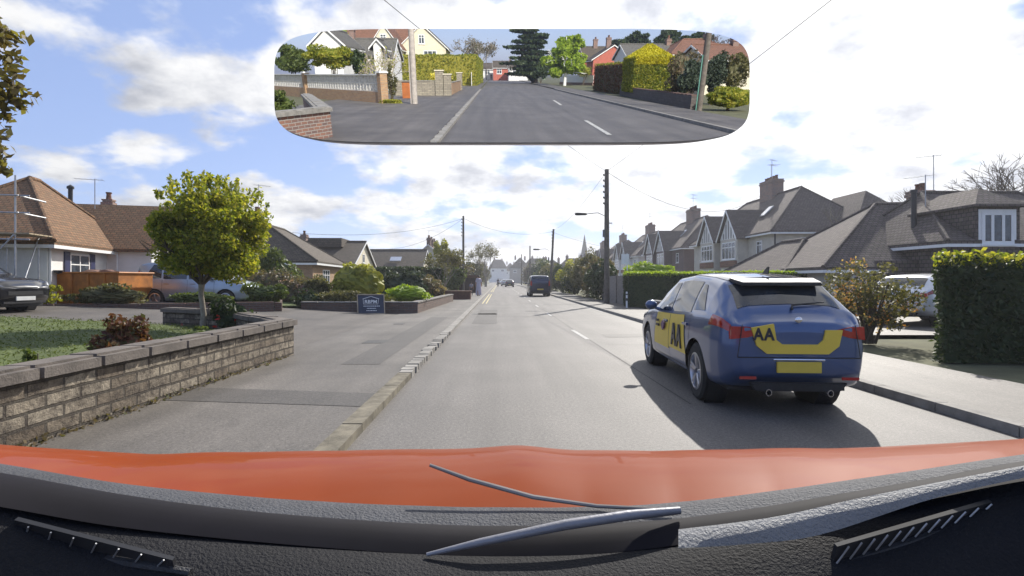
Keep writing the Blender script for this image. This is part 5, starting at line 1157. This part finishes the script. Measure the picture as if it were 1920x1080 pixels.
# pole on the left, board
g1 = rg(778, 197); t = thing('telegraph_pole', 'pale sunlit telegraph pole in front of the white gabled houses, left in the mirror', 'telegraph pole', (g1.x, g1.y, 0)); MB().tube([(0, 0, -.1), (0, 0, 4), (.0, 0, 8.0)], [.155, .14, .11], 12).build('shaft', pole_l, t, True); m = MB(); m.box((-.20, .05, 0), (-.14, .12, 2.4)); m.build('cable_cover', grey_r, t)
g2 = rg(764, 186); t = thing('utility_box', 'orange-brown cabinet beside the sunlit pole', 'cabinet', (g2.x, g2.y, 0)); hh = rh(764, 186, 155); m = MB(); m.box((-.28, -.18, 0), (.22, .18, hh)); m.build('cabinet_body', plain('orange_brown_panel', (.45, .14, .03), .6, .2, 4), t, bevel=.015); m = MB(); m.box((-.30, -.20, hh+.001), (.24, .20, hh+.05)); m.build('cap', brown_w, t)
m = MB(); m.box((-.24, .181, .08), (.18, .192, hh-.06)); m.build('door', plain('cabinet_door', (.36, .11, .025), .6, .2, 4), t)
# stepped stone walls past the pole
a, b = rg(785, 186), rg(830, 181); capped_wall('garden_wall', 'pale stone garden wall just right of the sunlit pole', [(rg(742, 181).x, rg(742, 181).y), V2(b)], rh(830, 181, 152), .3, sbrick_m, 0, kerb_m, .05, .03, False)
for (px_, pyb, pyt, w_, lb) in ((825, 181, 133, .28, 'left pale stone gate pier with a squared top'), (840, 181, 140, .26, 'right pale stone gate pier beside the mossy block'), (862, 170, 137, .26, 'farther cream gate pier at the end of the low brick wall')):
    g_ = rg(px_, pyb); t = thing('gate_pier', lb, 'pier', (g_.x, g_.y, 0)); hh = rh(px_, pyb, pyt); m = MB(); m.box((-w_, -w_, -.1), (w_, w_, hh)); m.build('masonry', sbrick_m, t); m = MB(); m.box((-w_-.05, -w_-.05, hh+.001), (w_+.05, w_+.05, hh+.07)); m.build('cap', cream_r, t)
a, b = rg(845, 179), rg(862, 170); capped_wall('garden_wall', 'low brick wall between the gate piers', [V2(a), V2(b)], rh(845, 179, 155), .25, ybrick_m, 0, kerb_m, .05, .03, False)
a, b = rg(884, 162), rg(899, 153); t = thing('fence', 'white and grey picket gate panels beside the clipped hedge end', 'fence', (a.x, a.y, 0), math.atan2(b.y-a.y, b.x-a.x)); Lf = (b-a).length; hf = rh(884, 162, 135); m = MB()
k = 0
while k*.16 < Lf: m.box((k*.16, -.012, .08), (k*.16+.10, .012, hf)); k += 1
m.build('panel', white_p, t); m = MB(); m.box((0, .013, .3), (Lf, .05, .4)); m.box((0, .013, hf-.3), (Lf, .05, hf-.2)); m.build('rail', white_p, t)
p = rg(815, 178); rshrub(800, 850, 137, 152, -p.y+1.5, 900, .08, fl_y, 'yellow-flowered plants along the top of the pale stone wall', 'plant', .5)
# long clipped hedge
a, b, c_, d_ = rg(742, 165), rg(903, 154), rm(903, 130, 75), rm(742, 130, 40)
DH = 78; hz = rm(820, 103, DH).z; ha, hb_ = rm(735, 130, DH), rm(893, 130, DH)
box_hedge('hedge', 'long tall clipped hedge under the white gabled houses, left in the mirror', [(ha.x, -DH), (hb_.x, -DH), (rm(905, 130, 118).x, -118), (rm(905, 130, 118).x-2, -119), (hb_.x-2.5, -DH-3), (ha.x, -DH-3)][:4], 0, hz, 26000, .14, lf_tree, wob=.14)
D_ = -a.y
p = rg(755, 158, .2); car('car', 'bright blue hatchback parked in a driveway beyond the stone wall, seen in the mirror', (p.x-1.6, p.y-.2, .35), R(80), carpaint('bright_blue_paint', (.02, .05, .32), .3), 'hatch')
# white gabled houses (built facing the street)
def gable_house(px0, px1, pyt, pye, D, label, wall, roof, deep=9, rz=0):
    p_ = rm((px0+px1)/2, pyt, D); w_ = abs(rm(px1, pye, D).x-rm(px0, pye, D).x)-.7; ze_ = rm((px0+px1)/2, pye, D).z; t, ro = house('house', label, (p_.x+w_/2, p_.y), R(180)+rz, w_, deep, ze_, p_.z, 'y', wall, roof, 0, 0, .45, group='houses behind'); return t, ro, ze_, w_
t, ro, ze_, w_ = gable_house(742, 838, 44, 92, 88, 'cream house with a large white-edged gable behind the sunlit pole', cream_r, tile_g); fS = facemap('S', w_, 9)
window(t, fS, w_*.68, ze_-2.0, .9, 1.7, fw=.1); window(t, fS, w_*.2, ze_-2.0, 2.0, 1.8, panes=3, fw=.1); window(t, fS, w_*.45, ze_+.7, .9, 1.3, fw=.1)
t, ro, ze_, w_ = gable_house(686, 750, 44, 92, 84, 'cream house with a second gable and brown roof left of the sunlit pole', cream_r, tile_r); fS = facemap('S', w_, 9); window(t, fS, w_*.42, ze_+.7, .9, 1.3, fw=.1); window(t, fS, w_*.3, ze_-2.2, 1.6, 1.4, fw=.1)
p = rm(700, 50, 92); t, ro = house('house', 'brown-roofed wing joined behind the cream gabled houses', (p.x+6, p.y), R(180), 12, 7, p.z-4.2, p.z, 'x', cream_r, tile_r, 0, 0)
t, ro, ze_, w_ = gable_house(574, 644, 50, 86, 50, 'grey bungalow gable with white barge boards above the screen wall bushes', white_r, tile_g, 7)
p = rm(672, 70, 60); t, ro = house('bungalow', 'low grey-roofed bungalow with a small white gable between the two gabled houses', (p.x+3.4, p.y+.5), R(180), 6.8, 6, p.z-2.0, p.z, 'x', white_r, tile_g, 0, 0); chimney(t, 4.6, 3, p.z-.4, 1.4, obrick_m, 1)
t, ro, ze_, w_ = gable_house(692, 720, 72, 90, 56, 'small white-edged porch gable of the low grey-roofed bungalow', white_r, tile_g, 3)
p = rm(640, 56, 95); shrub('tree', 'bright green treetop behind the low grey-roofed bungalow', 'tree', (p.x, p.y, p.z-1.6), (2.4, 2, 2.2), 2600, .16, lf_lime, ground=0)
# far end on the left
p = rg(912, 150); t = pole('telegraph_pole', 'thin dark pole by the hedge end, centre left in the mirror', p.x, p.y, rm(912, 80, -p.y).z, .12, False)
p = rm(890, 110, 120); bare_tree('tree', 'rounded pale bare tree in the distance, centre left in the mirror', (p.x, p.y, 0), rm(890, 72, 120).z, 6, .55, plain('pale_bare_twig', (.40, .37, .33), .9, .2, 6), r=.3, leafmat=lf_dull, nleaf=2500, lsize=.16, minr=.03)
for i, (px_, pyb, lb) in enumerate(((921, 150, 'left-hand one of two dark-clothed walkers on the pavement in the mirror'), (931, 150, 'right-hand one of two dark-clothed walkers on the pavement in the mirror'))):
    g_ = rg(px_, pyb); person(lb, (g_.x, g_.y, PZ), R(180)*i, 1.74, MATS['dark_cloth'], MATS['dark_cloth'])
for i, (pxc, pyt, D, w_, wl, lb) in enumerate(((935, 118, 170, 10, white_r, 'far dark-roofed white house at the left of the vanishing point in the mirror'), (955, 114, 160, 9, plain('red_render', (.42, .12, .08), .85, .15, 2), 'far red house beside the vanishing point in the mirror'), (972, 116, 150, 5, white_r, 'far narrow white house left of the dark cedar in the mirror'))):
    p = rm(pxc, pyt, D); t, ro = house('house', lb, (p.x+w_/2, p.y), R(180), w_, 8, p.z*.66, p.z, 'x', wl, tile_d, 0, 0); window(t, facemap('S', w_, 8), 1, p.z*.33, 1.4, 1.3, fw=.12); window(t, facemap('S', w_, 8), w_-2.4, p.z*.33, 1.4, 1.3, fw=.12); chimney(t, 1.5, 4, p.z-.5, 1.5, obrick_m, 3)
p = rg(957, 147); car('car', 'small red car far down the road in the mirror', (p.x-.6, p.y, 0), R(180), redp, 'hatch', hi=False)
p = rg(944, 148); car('car', 'small white car far down the road in the mirror', (p.x-1, p.y-20, 0), R(180), whi, 'hatch', hi=False)
# cedar and birch
def rtree(label, pxc, pyb, pyt, halfpx, n, size, mat, blobs, trunk=bark, tr=.25, D=None):
    g_ = rg(pxc, pyb); D_ = D or -g_.y; top = rm(pxc, pyt, D_).z; base = rm(pxc, 120, D_); rx = abs(rm(pxc+halfpx, 120, D_).x-base.x)
    t = thing('tree', label, 'tree', (base.x, -D_, 0)); MB().tube([(0, 0, -.1), (.1, 0, top*.4), (0, 0, top*.85)], [tr, tr*.7, tr*.2], 10).build('trunk', trunk, t, True)
    P = []
    for (bx, bz, brx, brz, k_) in blobs: P.append(clump_pts((bx*rx, 0, bz*top), (brx*rx, brx*rx*.8, brz*top), int(n*k_), 26, .3))
    leaf_mesh('crown', np.concatenate(P), size, mat, t); 
    m_ = MB(); tp = []
    for i in range(7): a_ = i*.9; branch(m_, tp, Vector((0, 0, top*(.2+.07*i))), Vector((math.cos(a_), math.sin(a_), .25)).normalized(), rx*.35, tr*.35, 2, .4, .05)
    m_.build('branches', trunk, t, True); return t
lay = [(-.2+.25*math.sin(i*2.1), .16+i*.085, 1.25-.07*i, .022, .13) for i in range(10)]
rtree('large dark cedar with layered branches, centre of the mirror', 1003, 152, 38, 42, 14000, .42, lf_dark, lay+[(-.1, .3, .7, .25, .25)], D=104, tr=.6)
rtree('lime-green weeping birch in front of the dark cedar', 1060, 152, 52, 46, 12000, .24, lf_lime, [(0, .38, .95, .25, .5), (-.1, .66, .6, .25, .3), (.25, .70, .5, .22, .2)], white_r, .25, D=84)
p = rg(1034, 152); rshrub(1000, 1030, 128, 148, 98, 1500, .2, lf_dark, 'clipped dark bushes under the cedar')
p = rg(1020, 149); t = thing('wheelie_bin', 'pale green wheeled bins under the cedar', 'bin', (p.x, p.y, 0)); m = MB(); gb_ = plain('green_plastic', (.25, .38, .2), .5, .1, 4)
m.extr([(-.3, -.25, .05), (.3, -.25, .05), (.34, -.3, .98), (-.34, -.3, .98)], (0, .55, 0)); m.build('bin_body', gb_, t); m = MB(); m.box((-.36, -.34, .985), (.36, .30, 1.05)); m.build('lid', gb_, t)
a, b = rg(1050, 158), rg(1112, 160); hh = rh(1080, 159, 141); t = thing('fence', 'white panel fence below the lime-green birch', 'fence', (a.x, a.y, 0), math.atan2(b.y-a.y, b.x-a.x)); Lf = (b-a).length; m = MB(); m.box((0, -.02, .35), (Lf, .02, hh)); m.build('panel', white_p, t); m = MB(); m.box((0, -.12, -.1), (Lf, .12, .35)); m.build('plinth', obrick_m, t)
rshrub(1075, 1115, 120, 145, -b.y+1.5, 2200, .08, lf_tree, 'yellow-green bush spilling over the white panel fence')
# red brick houses with tall chimneys
for i, (pxc, pyt, D, w_, lb) in enumerate(((1125, 86, 110, 6.0, 'dark-roofed red house with two tall chimney stacks right of the birch'), (1152, 84, 100, 7.0, 'red-gabled house beside the twin chimney stacks'))):
    p = rm(pxc, pyt, D); t, ro = house('house', lb, (p.x+w_/2, p.y), R(180), w_, 7, p.z*.62, p.z, 'x' if i == 0 else 'y', MATS['red_render'], tile_d, 0, 0); chimney(t, w_*.55, 3.5, p.z-.6, 1.9, obrick_m, 3, .8, 1.0); window(t, facemap('S', w_, 7), 1, p.z*.35, 1.2, 1.2)
# hedges on the right (mirror), wall, clipped golden yew
g0, g1, g2 = rg(1112, 170), rg(1168, 177), rg(1300, 203)
hz = rh(1168, 177, 118)
box_hedge('hedge', 'reddish-green hedge between the white fence and the golden clipped hedge', [(g0.x, g0.y), (g0.x+4, g0.y), (g1.x+3.2, g1.y), (g1.x, g1.y)][::1], 0, hz, 9000, .07, lf_red, wob=.12, top_mat=lf_tree)
Dn = -rg(1190, 183).y; xA, xB = rm(1190, 130, Dn).x, rm(1264, 130, Dn).x; dpt = 3.4; H_ = rm(1225, 106, Dn).z; zpk = rm(1218, 82, Dn+1.7).z
t = box_hedge('hedge', 'big clipped hedge with a peaked golden-yellow top, right of centre in the mirror', [(xA, -Dn), (xA, -Dn-dpt), (xB, -Dn-dpt), (xB, -Dn)], .35, H_, 16000, .07, lf_tree, wob=.10)
u = rng.uniform(-1, 1, 12000); v_ = rng.uniform(-1, 1, 12000); kk = 1-np.maximum(np.abs(u), np.abs(v_)); P = np.stack([(xA+xB)/2+u*(xB-xA)/2*1.02, -Dn-dpt/2+v_*dpt/2*1.02, H_-.08+(zpk-H_)*np.minimum(1, kk*1.15)], 1)
q_ = rng.random((3500, 2)); P2 = np.stack([xA+(xB-xA)*q_[:, 0], np.full(3500, -Dn+.05), H_-.45*q_[:, 1]], 1); P = np.concatenate([P, P2])-np.array(t.location)
go = leaf_mesh('golden_top', P+rng.normal(size=P.shape)*.025, .07, lf_gold, t, .8); cr_ = MB(); ox, oy, oz = t.location
cr_.add([(xA+.1-ox, -Dn-.1-oy, H_-.2-oz), (xB-.1-ox, -Dn-.1-oy, H_-.2-oz), (xB-.1-ox, -Dn-dpt+.1-oy, H_-.2-oz), (xA+.1-ox, -Dn-dpt+.1-oy, H_-.2-oz), ((xA+xB)/2-ox, -Dn-dpt/2-oy, zpk-.15-oz)], [(0, 1, 4), (1, 2, 4), (2, 3, 4), (3, 0, 4), (3, 2, 1, 0)]); add_core(go, cr_, lf_gold)
capped_wall('garden_wall', 'low dark stone wall at the foot of the clipped hedges, right in the mirror', [V2(rg(1165, 178)), V2(rg(1300, 205))], rh(1290, 203, 178), .3, brick('dark_stone', (.13, .11, .10), (.09, .07, .065), (.07, .06, .055), .35, .13), 0, dbrick_m, .04, .02, False)
g_ = rg(1290, 200); Dh = -g_.y
rshrub(1246, 1312, 85, 185, Dh+3.2, 5200, .08, lf_dull, 'brown-green bush right of the golden-topped hedge')
rshrub(1268, 1330, 108, 180, Dh+1.4, 4600, .07, lf_blue, 'dark evergreen bush left of the right-hand pole')
rshrub(1308, 1375, 92, 175, Dh+2.2, 7000, .07, lf_blue, 'large rounded dark bush behind the right-hand pole')
rshrub(1350, 1412, 98, 165, Dh+2.0, 5200, .07, lf_olive, 'clipped green-topped bush at the right end of the mirror')
p = rg(1365, 208); rshrub(1318, 1418, 160, 206, -p.y+.6, 7000, .05, lf_tree, 'low round glossy bush at the lower right of the mirror', core=.8, k=50, sub=.25)
g_ = rg(1310, 208); t = thing('telegraph_pole', 'dark telegraph pole with a green cable strip, right in the mirror', 'telegraph pole', (g_.x, g_.y, 0)); MB().tube([(0, 0, -.1), (0, 0, 4), (0, 0, 8.2)], [.135, .125, .10], 12).build('shaft', pole_w, t, True); m = MB(); m.box((-.18, .04, 0), (-.14, .09, 2.3)); m.build('cable_cover', plain('green_strip', (.08, .22, .17), .6, .1, 4), t)
for i, (pxc, pyt, D, w_, lb) in enumerate(((1245, 80, 62, 7.5, 'grey-roofed house just above the golden-topped hedge'), (1325, 70, 60, 6.5, 'cream house with a hipped brown roof behind the right-hand pole'), (1388, 80, 46, 5, 'red-brown roof with a rooflight at the right end of the mirror'))):
    p = rm(pxc, pyt, D); t, ro = house('house', lb, (p.x+w_/2, p.y), R(180), w_, 7, p.z*.70, p.z, 'x', cream_r if i else white_r, [tile_g, tile_r, tile_r][i], [0, 2, 0][i], [0, 2, 0][i]); window(t, facemap('S', w_, 7), w_*.4, p.z*.42, 1.1, 1.0); chimney(t, w_*.3, 3.5, p.z-.4, .9, obrick_m, 1)
for i, (pxc, D, h_, lb) in enumerate(((1185, 105, 56, 'wide dark evergreen tree behind the golden-topped hedge'), (1240, 100, 50, 'tallest dark tree in the row behind the grey-roofed house'), (1300, 96, 56, 'dark tree behind the hipped cream house'))):
    rtree(lb, pxc, 150, h_, 44, 7000, .36, lf_dark, [(0, .62, 1, .30, .7), (.2, .85, .5, .12, .3)], D=D)
bare_tree('tree', 'bare tree at the upper right of the mirror', (rm(1350, 100, 70).x, -70, 0), rm(1350, 60, 70).z, 6, .5, bark, r=.2, minr=.02)

# weeds at the foot of the near wall and grit in the gutter
n_ = 2600; yy = rng.uniform(2, 9.3, n_); w_ = leaf_mesh('weeds', np.stack([-3.80+.012*(yy-6)+np.abs(rng.normal(size=n_))*.05, yy, PZ+rng.random(n_)*.06*(rng.random(n_) > .4)+.004], 1), .022, lf_dull); w_['kind'] = 'stuff'

# thin haze fading far things, also added to stand in for windscreen veil
hz_ = MB(); hz_.box((-2600, -2600, -1.2), (2600, 2600, 30)); hm = bpy.data.materials.new('air'); hm.use_nodes = True; t_ = hm.node_tree; t_.nodes.clear()
ho = t_.nodes.new('ShaderNodeOutputMaterial'); pv = t_.nodes.new('ShaderNodeVolumePrincipled'); pv.inputs['Color'].default_value = (.88, .90, .97, 1); pv.inputs['Density'].default_value = .0008; pv.inputs['Anisotropy'].default_value = .45
t_.links.new(pv.outputs[0], ho.inputs['Volume']); h_ = hz_.build('haze', hm); h_['kind'] = 'stuff'

# darker patches of tarmac, and covers
pm = asphalt('darker_tarmac', (.070, .063, .056), .2, .5); m = MB()
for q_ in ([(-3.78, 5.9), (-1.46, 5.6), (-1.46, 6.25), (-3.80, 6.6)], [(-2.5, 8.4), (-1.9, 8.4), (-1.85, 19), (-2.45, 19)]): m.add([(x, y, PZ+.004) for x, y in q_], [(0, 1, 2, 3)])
for q_ in ([(-.9, 17), (-.1, 17), (-.1, 25), (-.9, 25)], [(2.6, 13), (4.5, 13.2), (4.5, 13.9), (2.6, 13.7)]): m.add([(x, y, .004) for x, y in q_], [(0, 1, 2, 3)])
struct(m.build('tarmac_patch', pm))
m = MB(); m.box((-2.9, 11.2, PZ), (-2.45, 11.8, PZ+.006)); m.box((-3.2, 16, PZ), (-2.9, 16.3, PZ+.006)); struct(m.build('access_cover', MATS['cast_iron']))
